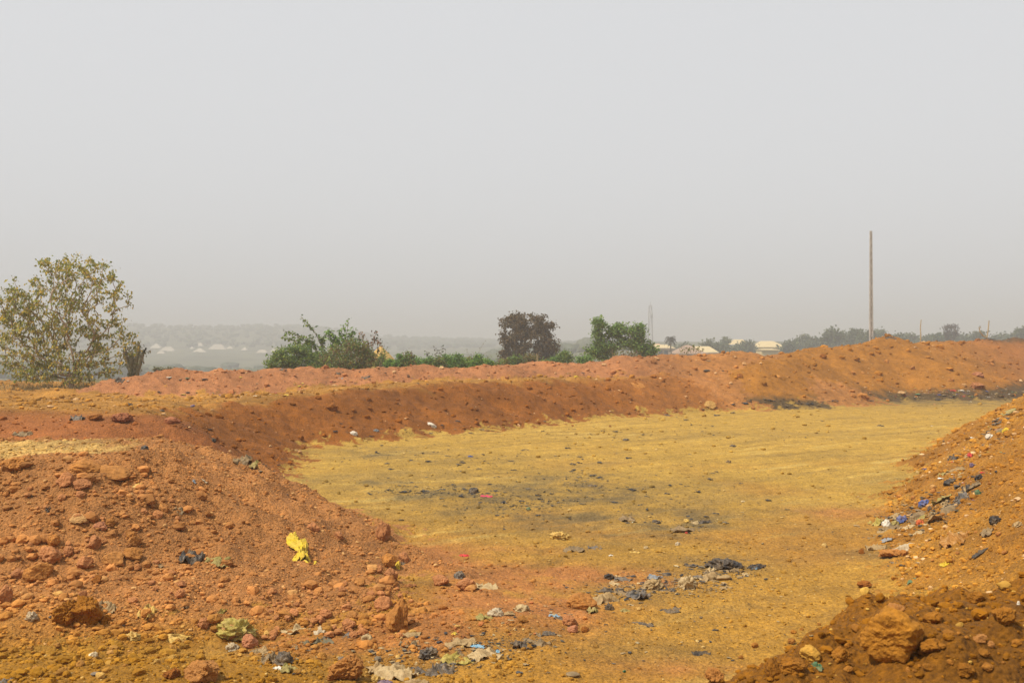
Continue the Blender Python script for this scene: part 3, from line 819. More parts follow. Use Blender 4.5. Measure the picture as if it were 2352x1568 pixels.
def gravel(name, label, n, test, seed, smin=1.0, smax_=6.0, power=2.6, rmin=4, rmax=70, tone=1.0, cmix=None):
    """loose small stones too many to count, one mesh; sizes from finger nail to fist"""
    rg = np.random.default_rng(seed)
    th = rg.uniform(-0.62, 0.62, n * 8); r = np.exp(rg.uniform(math.log(rmin), math.log(rmax), n * 8))
    x, y = r * np.sin(th), r * np.cos(th)
    z = ground_z(x, y); lab = ground_label(x, y)
    keep = test(x, y, lab, rg.random(n * 8)); idx = np.nonzero(keep)[0][:n]
    x, y, z, lab, r = x[idx], y[idx], z[idx], lab[idx], r[idx]
    m = len(x)
    s = smin * (1 - rg.random(m) * (1 - (smin / smax_) ** power)) ** (-1 / power) * r / 995.0 * 0.5
    col = soil_colour(x, y, lab) * rg.uniform(0.72, 1.22, m)[:, None] * tone
    if cmix is not None:
        t = (rg.random(m) < 0.12)[:, None] * rg.random(m)[:, None]
        col = col + (np.array(cmix) - col) * t
    small = [(OCT[0] * np.random.default_rng(900 + k).uniform(0.7, 1.15, (6, 1)) + np.random.default_rng(950 + k).normal(0, 0.16, (6, 3)), OCT[1]) if k < 6 else rock_verts(900 + k, 1, 0.2, 7) for k in range(10)]
    mb = MB()
    for k in range(10):
        big = k >= 6
        sel = np.nonzero((rg.integers(0, 6 if not big else 4, m) == (k if not big else k - 6)) & ((s > 2.6 * r / 995 * 0.5) == big))[0]
        if not len(sel): continue
        p, f = small[k]
        a = rg.uniform(0, 6.28, len(sel)); ca, sa = np.cos(a), np.sin(a)
        q = p[None] * s[sel][:, None, None] * np.stack([np.ones(len(sel)), rg.uniform(.6, 1, len(sel)), rg.uniform(.45, .85, len(sel))], 1)[:, None, :]
        qx = q[..., 0] * ca[:, None] - q[..., 1] * sa[:, None]; qy = q[..., 0] * sa[:, None] + q[..., 1] * ca[:, None]
        V = np.stack([qx + x[sel][:, None], qy + y[sel][:, None], q[..., 2] + (z[sel] + s[sel] * 0.25)[:, None]], -1)
        F = f[None] + (np.arange(len(sel)) * len(p))[:, None, None]
        mb.add(V.reshape(-1, 3), t=F.reshape(-1, 3), c=np.repeat(col[sel], len(p), 0))
    o = mb.build(name, MAT_GRAVEL)
    tag(o, label, None, None, "stuff")

build_rocks()
scatter_clods()
LOWER = lambda x, y: np.clip(1.4 * sstep(-2.8, -4.2, x) * sstep(14.0, 12.6, y) + 1.6 * np.exp(-((x + 1.8) / 0.95) ** 2 - ((y - 11.0) / 1.0) ** 2), 0, 1)
gravel("gravel", "fine red grit covering the stony mound", 30000, lambda x, y, l, q: (l == 1) & (q < 0.4 + 0.6 * np.clip(fbm(x / 1.1, y / 1.1, 301, 2) + 0.5, 0, 1)), 1, 1.3, 5.0, 2.4, 8, 22, 1.0, (.52, .30, .11))
gravel("gravel", "broken clods gathered low on the stony mound", 6500, lambda x, y, l, q: (l <= 1) & (q < LOWER(x, y) * np.clip(0.6 + 1.2 * fbm(x / 0.8, y / 0.8, 305, 2), 0.1, 1)), 6, 2.0, 17, 1.75, 8, 16, 1.0, (.48, .25, .08))
gravel("gravel", "loose gravel on the gravelly slope and its foot", 20000, lambda x, y, l, q: (l == 5), 2, 1.5, 8, 2.2, 8, 55, 1.0, (.6, .4, .2))
gravel("gravel", "crumbled earth covering the clod mound", 14000, lambda x, y, l, q: (l == 6) & (y > 3.7), 3, 1.8, 16, 1.9, 4, 9, 0.95, (.5, .3, .06))
gravel("gravel", "lumps of earth on the faces of the far banks", 17000, lambda x, y, l, q: ((l == 2) & (q < 0.9)) | (l == 3) | (l == 4), 4, 1.2, 8, 2.2, 19, 84, 0.95, (.55, .34, .16))
gravel("gravel", "fine stones and grit strewn over the yellow floor", 20000, lambda x, y, l, q: (l == 0) & (q < 0.15 + 0.85 * sstep(22, 11, y)), 5, 1.0, 6, 2.6, 8, 60, 0.92, (.5, .34, .12))
gravel("gravel", "crumbs and small clods on the dusty ochre soil", 9000, lambda x, y, l, q: (l <= 1) & (y < 10.6) & (x < 0.2) & (q < np.clip(0.5 + fbm(x / 0.6, y / 0.6, 309, 2), 0.1, 1)), 7, 1.5, 11, 2.0, 7.5, 11.5, 0.95, (.5, .3, .08))
# ------------------------------------------------------------------ vegetation
MAT_LEAF = tint_mat("leaves", 0.5, 0.4, 0.5)
MAT_BARK = plain_mat("bark", (.20, .15, .10), 0.9, 0.35, 9.0, 0.5)
MAT_BARK_PALE = plain_mat("pale_bark", (.34, .26, .17), 0.9, 0.3, 9.0, 0.4)
MAT_DRY = tint_mat("dry_grass", 0.9, 0.1, 0.15)

def leaf_cards(mb, P, size, rg, cols, droop=0.3, aspect=0.55, jitter=0.35):
    """bent kite-shaped leaves: four vertices, two faces each"""
    n = len(P)
    a = rg.uniform(0, 6.283, n); el = rg.normal(-droop, 0.5, n)
    t = np.stack([np.cos(a) * np.cos(el), np.sin(a) * np.cos(el), np.sin(el)], 1)
    b = rg.normal(size=(n, 3)); b -= (b * t).sum(1)[:, None] * t; b /= np.linalg.norm(b, axis=1)[:, None] + 1e-9
    c = np.cross(t, b)
    s = size * np.exp(rg.normal(0, jitter * 0.6, n))[:, None]
    v0 = P; v2 = P + t * s
    m = P + t * s * 0.45 + c * s * 0.10
    v1 = m + b * s * aspect * 0.5; v3 = m - b * s * aspect * 0.5
    V = np.stack([v0, v1, v2, v3], 1).reshape(-1, 3)
    i = np.arange(n)[:, None] * 4
    T = np.concatenate([i + [0, 1, 2], i + [0, 2, 3]], 0)
    cols = np.asarray(cols, float)
    k = rg.integers(0, len(cols), n)
    cc = cols[k] * rg.uniform(0.7, 1.3, n)[:, None]
    mb.add(V, t=T, c=np.repeat(cc, 4, 0))

def grow(targets, base, rg, stems=1, trunk_h=0.3, step=0.35, bend=0.12, spread=0.1):
    """join every target to the nearest branch already grown; returns nodes, parents, loads"""
    nodes = [np.array(base, float)]; par = [-1]; dist = [0.0]
    for s in range(stems):
        p = np.array(base, float) + np.array([rg.normal(0, spread), rg.normal(0, spread), trunk_h * rg.uniform(0.7, 1.1)])
        nodes.append(p); par.append(0); dist.append(np.linalg.norm(p - nodes[0]))
    order = np.argsort(np.linalg.norm(targets - np.array(base), axis=1))
    tips = {}
    for ti in order:
        T = targets[ti]
        N = np.array(nodes); D = np.array(dist)
        cost = np.linalg.norm(N - T, axis=1) + 0.35 * D + 0.8 * np.maximum(0, N[:, 2] - T[2])
        cost[0] += 1e3
        j = int(np.argmin(cost))
        A = nodes[j]; ln = np.linalg.norm(T - A); k = max(2, int(ln / step))
        off = rg.normal(0, bend * ln, 3); off[2] = abs(off[2]) * 0.6
        prev = j
        for q in range(1, k + 1):
            f = q / k
            p = A + (T - A) * f + off * math.sin(math.pi * f) * 0.6
            nodes.append(p); par.append(prev); dist.append(dist[prev] + np.linalg.norm(p - nodes[prev])); prev = len(nodes) - 1
        tips[prev] = ti
    load = np.zeros(len(nodes))
    for t in tips:
        j = t
        while j >= 0:
            load[j] += 1; j = par[j]
    return np.array(nodes), np.array(par), load, list(tips)

def branch_mesh(mb, nodes, par, load, r_tip, r_base, n=5):
    mx = load.max(); rad = r_tip + (r_base - r_tip) * np.sqrt(np.maximum(load - 1, 0) / max(mx - 1, 1))
    for i in range(1, len(nodes)):
        if load[i] == 0: continue
        p = par[i]
        mb.tube([nodes[p], nodes[i]], [rad[i] if load[p] > 2.5 * load[i] else rad[p], rad[i]], n if load[i] > 2 else 3)

def in_blobs(rg, blobs, n, d, shell=0.5, depth=0.85):
    """points inside ellipsoids given in working-copy pixels (u, v, ru, rv[, weight]) at distance d"""
    w = np.array([(b[4] if len(b) > 4 else b[2] * b[3]) for b in blobs], float); w /= w.sum()
    k = rg.choice(len(blobs), n, p=w)
    q = rg.normal(size=(n, 3)); q /= np.linalg.norm(q, axis=1)[:, None]
    q *= (shell + (1 - shell) * rg.random(n))[:, None] ** 0.7
    B = np.array([b[:4] for b in blobs], float)[k]
    s = d / FD
    x = (B[:, 0] - UC) * s + q[:, 0] * B[:, 2] * s
    z = CAM_H - (B[:, 1] - VH) * s - q[:, 2] * B[:, 3] * s
    y = d + q[:, 1] * B[:, 2] * s * depth
    return np.stack([x, y, z], 1)

def tree(name, label, cat, d, base_uv, blobs, tips, leaves, size, cols, seed, clump=0.25, stems=1, trunk_h=0.6, r_tip=0.012, r_base=0.12, droop=0.3,
         bark=None, group=None, shell=0.5, step=0.4, fill=0, aspect=0.55, crown="crown", base_z=None, bend=0.12, along=0.0):
    rg = np.random.default_rng(seed)
    b = at(base_uv[0], base_uv[1], d)
    if base_z is not None: b[2] = base_z
    root = empty(name, b)
    T = in_blobs(rg, blobs, tips, d, shell)
    nodes, par, load, tp = grow(T, b, rg, stems, trunk_h, step, bend)
    mb = MB(); branch_mesh(mb, nodes - b, par, load, r_tip, r_base)
    mb.build("trunk", bark or MAT_BARK, root, True)
    per = max(1, leaves // tips)
    C = np.repeat(T, per, 0) + rg.normal(0, clump, (tips * per, 3)) * [1, 1, 0.75]
    if along:
        thin = np.nonzero(load == 1)[0]
        m = int(leaves * along); k = rg.choice(thin, m)
        C = np.concatenate([C, nodes[k] + rg.normal(0, clump * 0.8, (m, 3))])
    if fill:
        C = np.concatenate([C, in_blobs(rg, blobs, fill, d, 0.2)])
    ml = MB(); leaf_cards(ml, C - b, size, rg, cols, droop, aspect)
    ml.build(crown, MAT_LEAF, root, False)
    tag(root, label, cat, group)
    return root

G_OLIVE = [(0.217, 0.217, 0.043), (0.290, 0.246, 0.043), (0.174, 0.203, 0.043), (0.420, 0.304, 0.043), (0.131, 0.145, 0.043)]
G_GREEN = [(0.139, 0.222, 0.043), (0.095, 0.170, 0.039), (0.213, 0.297, 0.054), (0.075, 0.128, 0.039), (0.276, 0.340, 0.064)]
G_FRESH = [(0.174, 0.306, 0.052), (0.112, 0.224, 0.041), (0.245, 0.388, 0.061), (0.082, 0.154, 0.037)]
G_SCRUB = [(0.167, 0.196, 0.043), (0.235, 0.196, 0.059), (0.196, 0.128, 0.049), (0.117, 0.128, 0.039), (0.293, 0.235, 0.059)]
G_BROWN = [(0.162, 0.116, 0.061), (0.212, 0.145, 0.071), (0.119, 0.088, 0.051), (0.246, 0.167, 0.085), (0.145, 0.122, 0.058)]
G_DEAD = [(0.221, 0.128, 0.076), (0.153, 0.093, 0.060), (0.289, 0.187, 0.102)]
G_FAR = [(0.102, 0.128, 0.051), (0.076, 0.102, 0.048), (0.136, 0.153, 0.060)]

def build_left_tree():
    blobs = [(180, 632, 104, 44), (190, 660, 112, 60), (95, 710, 100, 56), (20, 690, 50, 36), (60, 665, 45, 34), (45, 745, 60, 46), (110, 770, 70, 50), (225, 720, 82, 62), (60, 790, 90, 60), (170, 790, 100, 60), (255, 790, 62, 60), (165, 850, 120, 30, 7000), (60, 850, 70, 26, 3500), (30, 700, 55, 40), (160, 610, 80, 26)]
    tree("broadleaf_tree", "open crowned broadleaf tree with hanging yellow-green leaves beside the pinkish ridge", "tree", 45.0, (165, 893),
         blobs, 760, 9600, 0.13, [tuple(np.array(c) * 1.35) for c in G_OLIVE], 41, 0.10, 5, 1.0, 0.010, 0.13, 0.9, MAT_BARK_PALE, None, 0.35, 0.3, 0, 0.62, "crown", 1.0, 0.10, 0.15)

def shoots(name, label, d, base, lines, seed, size=0.16, cols=G_GREEN, tuft=0.10, per=26, r=0.03, bark=None, group=None, leafy=0.62, cat="shrub", droop=0.5):
    """a plant whose bare stems end in leafy sprays: each line is a list of (u, v, depth offset)"""
    rg = np.random.default_rng(seed)
    b = at(base[0], base[1], d); root = empty(name, b)
    mb = MB(); P = []
    for ln in lines:
        pts = np.array([at(q[0], q[1], d) + [0, q[2] if len(q) > 2 else 0, 0] for q in ln])
        t = np.linspace(0, 1, len(pts)); tt = np.linspace(0, 1, 14)
        c = np.stack([np.interp(tt, t, pts[:, k]) for k in range(3)], 1)
        c[1:-1] = (c[:-2] + 2 * c[1:-1] + c[2:]) / 4
        mb.tube(c - b, np.linspace(r, r * 0.3, 14), 5)
        f = 1 - leafy * rg.random(per) ** 0.8
        pc = np.stack([np.interp(f, tt, c[:, k]) for k in range(3)], 1) + rg.normal(0, tuft, (per, 3))
        P.append(pc)
    mb.build("stem", bark or MAT_BARK, root, True)
    ml = MB(); leaf_cards(ml, np.concatenate(P) - b, size, rg, cols, droop, 0.6); ml.build("foliage", MAT_LEAF, root)
    tag(root, label, cat, group)

def build_bushes():
    tree("leafy_shrub", "dense green shrub at the outer end of the bush cluster on the pinkish ridge", "shrub", 61, (672, 868),
         [(672, 818, 44, 26), (640, 832, 28, 14), (700, 832, 40, 24), (655, 806, 18, 10), (690, 800, 16, 10), (625, 846, 16, 6), (740, 832, 30, 26)], 170, 6500, 0.15, G_GREEN, 51, 0.16, 4, 0.4, 0.008, 0.05, 0.2, base_z=0.9)
    shoots("young_tree", "spindly young tree with arching leafy sprays rising from the bush cluster", 62, (745, 872), [
        [(745, 860), (740, 800), (728, 770), (706, 742), (690, 727)], [(745, 860), (728, 806), (700, 780), (672, 765), (650, 760)],
        [(735, 835), (715, 805), (690, 786), (668, 778), (648, 775)], [(742, 830), (722, 795), (706, 778), (692, 770)], [(738, 840), (722, 812), (700, 800), (680, 797)],
        [(745, 840), (742, 800), (738, 780), (742, 776)], [(742, 830), (720, 790), (712, 768)], [(742, 836), (720, 815), (706, 790), (704, 785)]], 52, 0.19, G_GREEN, 0.08, 70, 0.035, cat="tree")
    shoots("young_tree", "taller young tree with tiers of short leafy branches above the dry scrub", 63, (790, 872), [
        [(790, 860), (786, 810), (796, 770), (800, 730)], [(790, 830), (790, 790), (782, 766), (790, 748)], [(790, 835), (775, 790), (762, 764), (753, 757)],
        [(790, 830), (772, 790), (758, 774), (746, 767)], [(790, 835), (800, 790), (808, 768), (812, 755)], [(786, 840), (770, 800), (764, 780)], [(790, 840), (784, 795), (776, 778), (764, 766)],
        [(790, 838), (812, 800), (820, 786), (822, 776)], [(790, 838), (776, 806), (760, 790)], [(790, 838), (800, 800), (796, 780)]], 53, 0.19, G_FRESH, 0.10, 75, 0.035, cat="tree")
    tree("scrub_bush", "tangled brown and olive scrub bush in the middle of the bush cluster", "shrub", 60, (800, 872),
         [(800, 822, 62, 34), (770, 838, 50, 24), (826, 828, 34, 28), (812, 802, 40, 20)], 240, 7000, 0.13, G_SCRUB + G_GREEN + G_DEAD[:1], 54, 0.17, 6, 0.4, 0.008, 0.04, 0.5, base_z=0.9)
    shoots("dry_sapling", "withered sapling with brown hanging leaves beside the sand heap", 61, (850, 868), [
        [(850, 850), (838, 800), (832, 770), (824, 764)], [(850, 850), (855, 800), (862, 770), (864, 758)], [(850, 850), (846, 800), (842, 776)], [(850, 850), (866, 815), (872, 790), (873, 778)],
        [(850, 850), (858, 820), (852, 790)], [(850, 850), (840, 812), (850, 786)]], 55, 0.17, G_DEAD + [(.06, .09, .02)], 0.09, 34, 0.025, droop=1.1)
    shoots("leafy_sapling", "small green sapling leaning over the sand heap", 62, (875, 866), [[(870, 850), (876, 815), (884, 790)], [(872, 850), (882, 815), (890, 797)], [(872, 850), (874, 812), (878, 800)]], 56, 0.14, G_GREEN, 0.08, 20, 0.02)
    rg = np.random.default_rng(57)
    hedge = [(872, 828, 14), (898, 834, 15), (922, 826, 12), (940, 820, 13), (962, 832, 14), (985, 828, 17), (1008, 832, 15), (1028, 824, 14), (1052, 826, 15), (1076, 832, 14), (1096, 826, 15), (1120, 836, 14), (1142, 838, 13)]
    words = ["first", "second", "third", "fourth", "fifth", "sixth", "seventh", "eighth", "ninth", "tenth", "eleventh", "twelfth", "thirteenth"]
    for i, (u, v, r) in enumerate(hedge):
        d = 64 + rg.uniform(-1.5, 1.5)
        tree("hedge_plant", f"low green plant behind the pinkish ridge, {words[i]} of the row counted from the sand heap", "plant", d, (u, 868),
             [(u, v + 6, r, 14), (u + rg.uniform(-5, 5), v + 12, r * 1.15, 12), (u + rg.uniform(-4, 4), v - 4, r * 0.55, 8)], 46, 1300, 0.13, G_FRESH if i % 3 else G_SCRUB + G_FRESH, 300 + i, 0.13, 4, 0.3, 0.006, 0.02, 0.1, group="row of low plants behind the ridge", base_z=0.9)
    stalks = [[(1000, 850), (1004, 815), (997, 795)], [(1003, 850), (1012, 815), (1018, 792)], [(1010, 850), (1018, 825), (1024, 806)], [(995, 850), (985, 818), (978, 806)]]
    shoots("tall_stalks", "thin dark stalks with sparse leaves standing above the low plants", 66, (1005, 862), stalks, 58, 0.14, [(.05, .07, .02), (.06, .05, .03)], 0.07, 16, 0.016, leafy=0.45, cat="plant")
    shoots("dry_stalks", "bare dry stalks and one long leaning twig near the dark round tree", 66, (1090, 862), [[(1075, 850), (1080, 820), (1070, 800)], [(1085, 850), (1096, 815), (1112, 785)], [(1090, 850), (1100, 825), (1118, 808)], [(1100, 850), (1110, 828), (1128, 815)], [(1080, 850), (1090, 822), (1086, 806)]],
           59, 0.08, [(.22, .17, .10), (.12, .10, .05)], 0.06, 10, 0.014, MAT_BARK_PALE, leafy=0.6, cat="plant")

def build_mid_trees():
    tree("dark_round_tree", "large rounded tree with dense brownish foliage behind the ridge", "tree", 110, (1215, 852),
         [(1215, 748, 46, 28), (1180, 760, 34, 22), (1252, 756, 28, 16), (1215, 785, 60, 34), (1175, 795, 26, 22), (1255, 795, 28, 26), (1215, 815, 62, 24), (1165, 742, 18, 10), (1240, 735, 20, 14), (1190, 735, 20, 14), (1262, 812, 20, 18), (1170, 818, 18, 18)],
         210, 13000, 0.24, [tuple(np.array(c) * [0.72, 0.67, 0.52]) for c in G_BROWN], 61, 0.27, 3, 1.6, 0.03, 0.35, 0.3, None, None, 0.55, 0.8, 0, 0.75, "crown", 0.0, 0.1)
    rg = np.random.default_rng(62)
    for u, v, r, lab, c in ((1185, 826, 18, "bright bush under the trunk side of the dark round tree", G_GREEN), (1215, 826, 17, "olive bush in front of the dark round tree beside the thin post", G_SCRUB), (1298, 818, 19, "leafy green bush on the pole side of the dark round tree", G_GREEN),
                            (1272, 832, 15, "low bright bush between the dark round tree and the leafy green bush", G_FRESH), (1248, 838, 13, "low yellowish bush at the thin post", G_SCRUB + G_FRESH), (1345, 828, 18, "low bright bush beside the tall green tree", G_FRESH), (1165, 836, 13, "small bush at the shaded foot of the dark round tree", G_SCRUB)):
        tree("bush", lab, "shrub", 78, (u, 860), [(u, v + 8, r, 14), (u - 4, v + 2, r * 0.7, 12), (u + 5, v - 2, r * 0.6, 10)], 60, 1600, 0.17, c, int(u), 0.16, 4, 0.4, 0.008, 0.03, 0.2, group="bushes along the ridge", base_z=0.6)
    # tall green tree: a creeper-clad column and a spreading crown
    tree("green_tree", "spreading green tree with a creeper-clad column at one side of its crown", "tree", 84, (1420, 850),
         [(1377, 748, 13, 18), (1376, 775, 14, 20), (1378, 800, 16, 18), (1405, 768, 18, 16), (1425, 760, 20, 14), (1425, 750, 9, 9), (1465, 760, 18, 14), (1472, 752, 12, 10), (1440, 790, 26, 14), (1475, 790, 20, 20), (1400, 800, 22, 18), (1360, 808, 18, 12), (1485, 810, 16, 18), (1390, 818, 30, 10), (1495, 806, 8, 14)],
         180, 11000, 0.19, G_GREEN + G_FRESH, 63, 0.20, 4, 0.9, 0.015, 0.10, 0.3, None, None, 0.4, 0.5, 0, 0.6, "crown", 0.3)
    shoots("dry_undergrowth", "dry brown twigs filling the space below the green tree", 82, (1435, 850), [[(1410 + k * 6, 848), (1408 + k * 6 + (k % 3) * 4, 822), (1406 + k * 6 + (k % 4) * 3, 806)] for k in range(11)], 64, 0.16, G_DEAD + G_SCRUB, 0.16, 34, 0.02, leafy=0.9)
    shoots("leafy_shrub", "small sparse yellow-green shrub on the crest in front of the tan roof", 58, (1590, 822), [
        [(1588, 818), (1575, 805), (1563, 797)], [(1590, 818), (1584, 804), (1577, 797)], [(1590, 818), (1594, 800), (1592, 793)], [(1592, 818), (1602, 803), (1606, 795)], [(1592, 818), (1610, 806), (1618, 800)], [(1588, 818), (1568, 808), (1560, 803)]], 65, 0.10, [(.14, .17, .02), (.09, .12, .02), (.2, .18, .03)], 0.05, 18, 0.012)
    # candelabra-shaped succulent draped with creeper next to the first tree
    root = empty("candelabra_plant", at(305, 880, 47)); b = np.array(at(305, 880, 47)); mb = MB(); ml = MB(); rg = np.random.default_rng(66)
    for pts in ([(305, 875), (300, 850), (288, 815), (286, 795)], [(305, 875), (302, 845), (302, 815), (301, 805)], [(306, 875), (310, 845), (316, 810), (319, 786)], [(307, 875), (318, 845), (326, 815), (336, 799)], [(305, 872), (312, 850), (312, 825)]):
        P = np.array([at(u, v, 47) for u, v in pts]); mb.tube(P - b, np.interp(np.linspace(0, 3, len(P)), [0, 1, 2, 3], [0.13, 0.12, 0.11, 0.05]), 7)
        f = rg.random(130) * (len(pts) - 1); i = f.astype(int); t = (f - i)[:, None]
        leaf_cards(ml, P[i] * (1 - t) + P[i + 1] * t + rg.normal(0, 0.09, (130, 3)) - b, 0.13, rg, [(.20, .19, .10), (.25, .21, .11), (.15, .17, .06)], 1.2, 0.5)
    mb.build("stem", plain_mat("succulent", (.22, .20, .12), 0.8, 0.3, 12), root, True); ml.build("creeper", MAT_LEAF, root)
    tag(root, "grey candelabra-shaped plant draped in creeper beside the open crowned tree", "plant")
    for u, v, lab in ((365, 852, "feathery palm tuft behind the ridge, nearer the candelabra plant"), (392, 850, "feathery palm tuft behind the ridge, farther from the candelabra plant")):
        rg = np.random.default_rng(u)
        shoots("palm_tuft", lab, 75, (u, 870), [[(u, 868), (u + k * 3.0, 852), (u + k * 6.0 + rg.uniform(-2, 2), 841 + abs(k) * 2.0)] for k in np.linspace(-2.4, 2.4, 9)], 70 + u, 0.22, [(.17, .165, .075), (.13, .14, .06), (.24, .2, .12)], 0.05, 26, 0.015, leafy=0.8, cat="palm", group="palm tufts behind the ridge")

def build_grass():
    rg = np.random.default_rng(81); n = 3600
    u = rg.normal(150, 95, n); v = rg.uniform(880, 903, n)
    P = np.array([[(a - UC) / FD * q, q] for a, q in zip(u, 43.2 + rg.random(n) * 5.0)])
    z, lab = terrain(P[:, 0], P[:, 1])
    keep = (lab != 3) & (u > -60) & (u < 345); P, z = P[keep], z[keep]; m = len(P)
    h = 0.08 + 0.5 * rg.random(m) ** 2 * np.clip(0.5 + 1.2 * perlin(P[:, 0] / 0.8, P[:, 1] / 0.8, 88), 0.15, 1.4); a = rg.uniform(0, 6.28, m); w = 0.012
    base = np.stack([P[:, 0], P[:, 1], z - 0.02], 1); lean = np.stack([rg.normal(0, 0.25, m), rg.normal(0, 0.25, m), np.ones(m)], 1) * h[:, None]
    side = np.stack([np.cos(a), np.sin(a), np.zeros(m)], 1) * w
    V = np.stack([base - side, base + side, base + lean * 0.6 + side * 0.7, base + lean], 1).reshape(-1, 3)
    i = np.arange(m)[:, None] * 4
    mb = MB(); cols = np.array([(.30, .22, .10), (.24, .17, .07), (.36, .28, .14), (.14, .13, .05)])[rg.integers(0, 4, m)]
    mb.add(V, t=np.concatenate([i + [0, 1, 2], i + [0, 2, 3]]), c=np.repeat(cols, 4, 0))
    tag(mb.build("dry_grass", MAT_DRY), "thin dry grass around the foot of the open crowned tree", None, None, "stuff")

def build_sand_heap():
    b = at(874, 846, 72); b[2] = 0.4
    top = at(868, 795, 72)[2] - 0.4; n = 40
    r = np.linspace(0, 1, 14)[:, None]; t = np.arange(n)[None, :] * 2 * math.pi / n
    R = 2.6
    x = r * np.cos(t) * R; y = r * np.sin(t) * R * 0.8
    z = top * (1 - r ** 1.15) * np.ones_like(t) + 0.05 * fbm(x * 1.3, y * 1.3, 7, 3) * (1 - r)
    V = np.stack([x, y, z], -1).reshape(-1, 3); i = np.arange(13)[:, None] * n; j = np.arange(n)[None, :]; k = (j + 1) % n
    F = np.stack([i + j, i + n + j, i + n + k, i + k], -1).reshape(-1, 4)
    o = mesh_obj("sand_heap", V, F, plain_mat("sand", (.44, .28, .085), 0.95, 0.12, 5.0, 0.3), loc=b)
    tag(o, "heap of yellow sand half hidden by the bush cluster", "sand heap")

# ------------------------------------------------------------------ poles, posts, mast
def build_poles():
    conc = plain_mat("concrete", (.37, .35, .315), 0.9, 0.22, 3.0, 0.3)
    d = 72.0; top = at(2001, 530, d); base = np.array([top[0], d, 1.2]); H = top[2] - base[2]
    root = empty("concrete_pole", base)
    mb = MB()
    def bar(x0, x1, xt0, xt1, y0, y1, s=0.62):
        p = [(x0, y0, 0), (x1, y0, 0), (x1, y1, 0), (x0, y1, 0), (xt0, y0 * s, H), (xt1, y0 * s, H), (xt1, y1 * s, H), (xt0, y1 * s, H)]
        mb.add(p, q=[[3, 2, 1, 0], [4, 5, 6, 7], [0, 1, 5, 4], [1, 2, 6, 5], [2, 3, 7, 6], [3, 0, 4, 7]])
    bar(-0.15, -0.06, -0.08, -0.035, -0.10, 0.10); bar(0.06, 0.15, 0.035, 0.08, -0.10, 0.10)
    mb.build("shaft", conc, root)
    mb = MB(); mb.add([(-0.061, -0.05, 0), (0.061, -0.05, 0), (0.061, 0.05, 0), (-0.061, 0.05, 0), (-0.036, -0.03, H - .05), (0.036, -0.03, H - .05), (0.036, 0.03, H - .05), (-0.036, 0.03, H - .05)],
           q=[[3, 2, 1, 0], [4, 5, 6, 7], [0, 1, 5, 4], [1, 2, 6, 5], [2, 3, 7, 6], [3, 0, 4, 7]])
    mb.build("web", conc, root)
    for k in range(17):
        z = 1.0 + k * (H - 1.3) / 16; f = z / H; w = 0.12 - 0.05 * f - 0.004
        m2 = MB(); m2.box((0, -0.02, z), (w, 0.14 - 0.05 * f, 0.16)); m2.build("cross_rib", conc, root)
    m2 = MB(); m2.box((0.165, 0.0, (720 - 690) / FD * d + 1.2), (0.05, 0.12, 0.5)); m2.build("bracket", conc, root)
    tag(root, "tall tapering grey concrete pole behind the orange bank", "pole")
    stick = plain_mat("weathered_wood", (.36, .27, .15), 0.9, 0.3, 14.0, 0.4)
    def sticks(name, label, d, lines, r, cat="post"):
        b = at(lines[0][0][0], lines[0][0][1], d); root = empty(name, b)
        for i, ln in enumerate(lines):
            P = np.array([at(u, v, d) for u, v in ln]); mb = MB(); mb.tube(P - b, np.linspace(r, r * 0.6, len(P)), 7)
            mb.build("stake" if i == 0 else "branch", stick, root, True)
        tag(root, label, cat)
    sticks("wooden_post", "straight bare wooden stake on the orange bank right of the pole", 69, [[(2114, 800), (2115, 770), (2114, 752), (2116, 734)]], 0.045)
    sticks("forked_post", "forked dead branch with a curved arm standing on the orange bank", 76, [[(2268, 800), (2267, 775), (2270, 755), (2272, 736)], [(2267, 775), (2258, 771), (2251, 762), (2249, 751)], [(2249, 754), (2251, 749), (2253, 753)]], 0.06)
    sticks("thin_post", "thin pale post in front of the dark round tree", 56, [[(1234, 842), (1234, 826), (1233, 812)]], 0.03)

def build_mast():
    d = 520.0; b = at(1494, 815, d); b[2] = -1.0; H = at(1494, 693, d)[2] - b[2]
    root = empty("radio_mast", b); met = plain_mat("mast_steel", (.30, .28, .27), 0.6, 0.15, 1.0, 0.0)
    w0, w1 = 1.35, 0.55
    def cor(z, k):
        w = (w0 + (w1 - w0) * z / H) ; return np.array([w * (1 if k in (0, 3) else -1), w * (1 if k < 2 else -1), z])
    for k in range(4):
        mb = MB(); mb.tube([cor(0, k), cor(H * 0.93, k)], 0.16, 5); mb.build("leg", met, root, True)
    for s in range(12):
        z0, z1 = H * 0.93 * s / 12, H * 0.93 * (s + 1) / 12
        mb = MB()
        for k in range(4):
            mb.tube([cor(z0, k), cor(z1, (k + 1) % 4)], 0.07, 3); mb.tube([cor(z1, k), cor(z1, (k + 1) % 4)], 0.07, 3)
        mb.build("brace", met, root)
    mb = MB(); mb.tube([(0, 0, H * 0.9), (0, 0, H)], 0.12, 5); mb.build("spire", met, root)
    for k in range(6):
        a = k * 1.047; mb = MB(); mb.box((1.05 * math.cos(a), 1.05 * math.sin(a), H * (0.80 if k % 2 else 0.74)), (0.45, 0.45, 2.4), a); mb.build("antenna_panel", plain_mat("antenna_grey", (.55, .54, .52), 0.6, 0.05) if k == 0 else bpy.data.materials["antenna_grey"], root)
    mb = MB(); mb.tube([(0.9, -0.6, H * 0.62), (0.9, -1.1, H * 0.62)], 0.7, 10); mb.build("dish", bpy.data.materials["antenna_grey"], root)
    tag(root, "slim lattice radio mast fading in the haze behind the green tree", "mast")

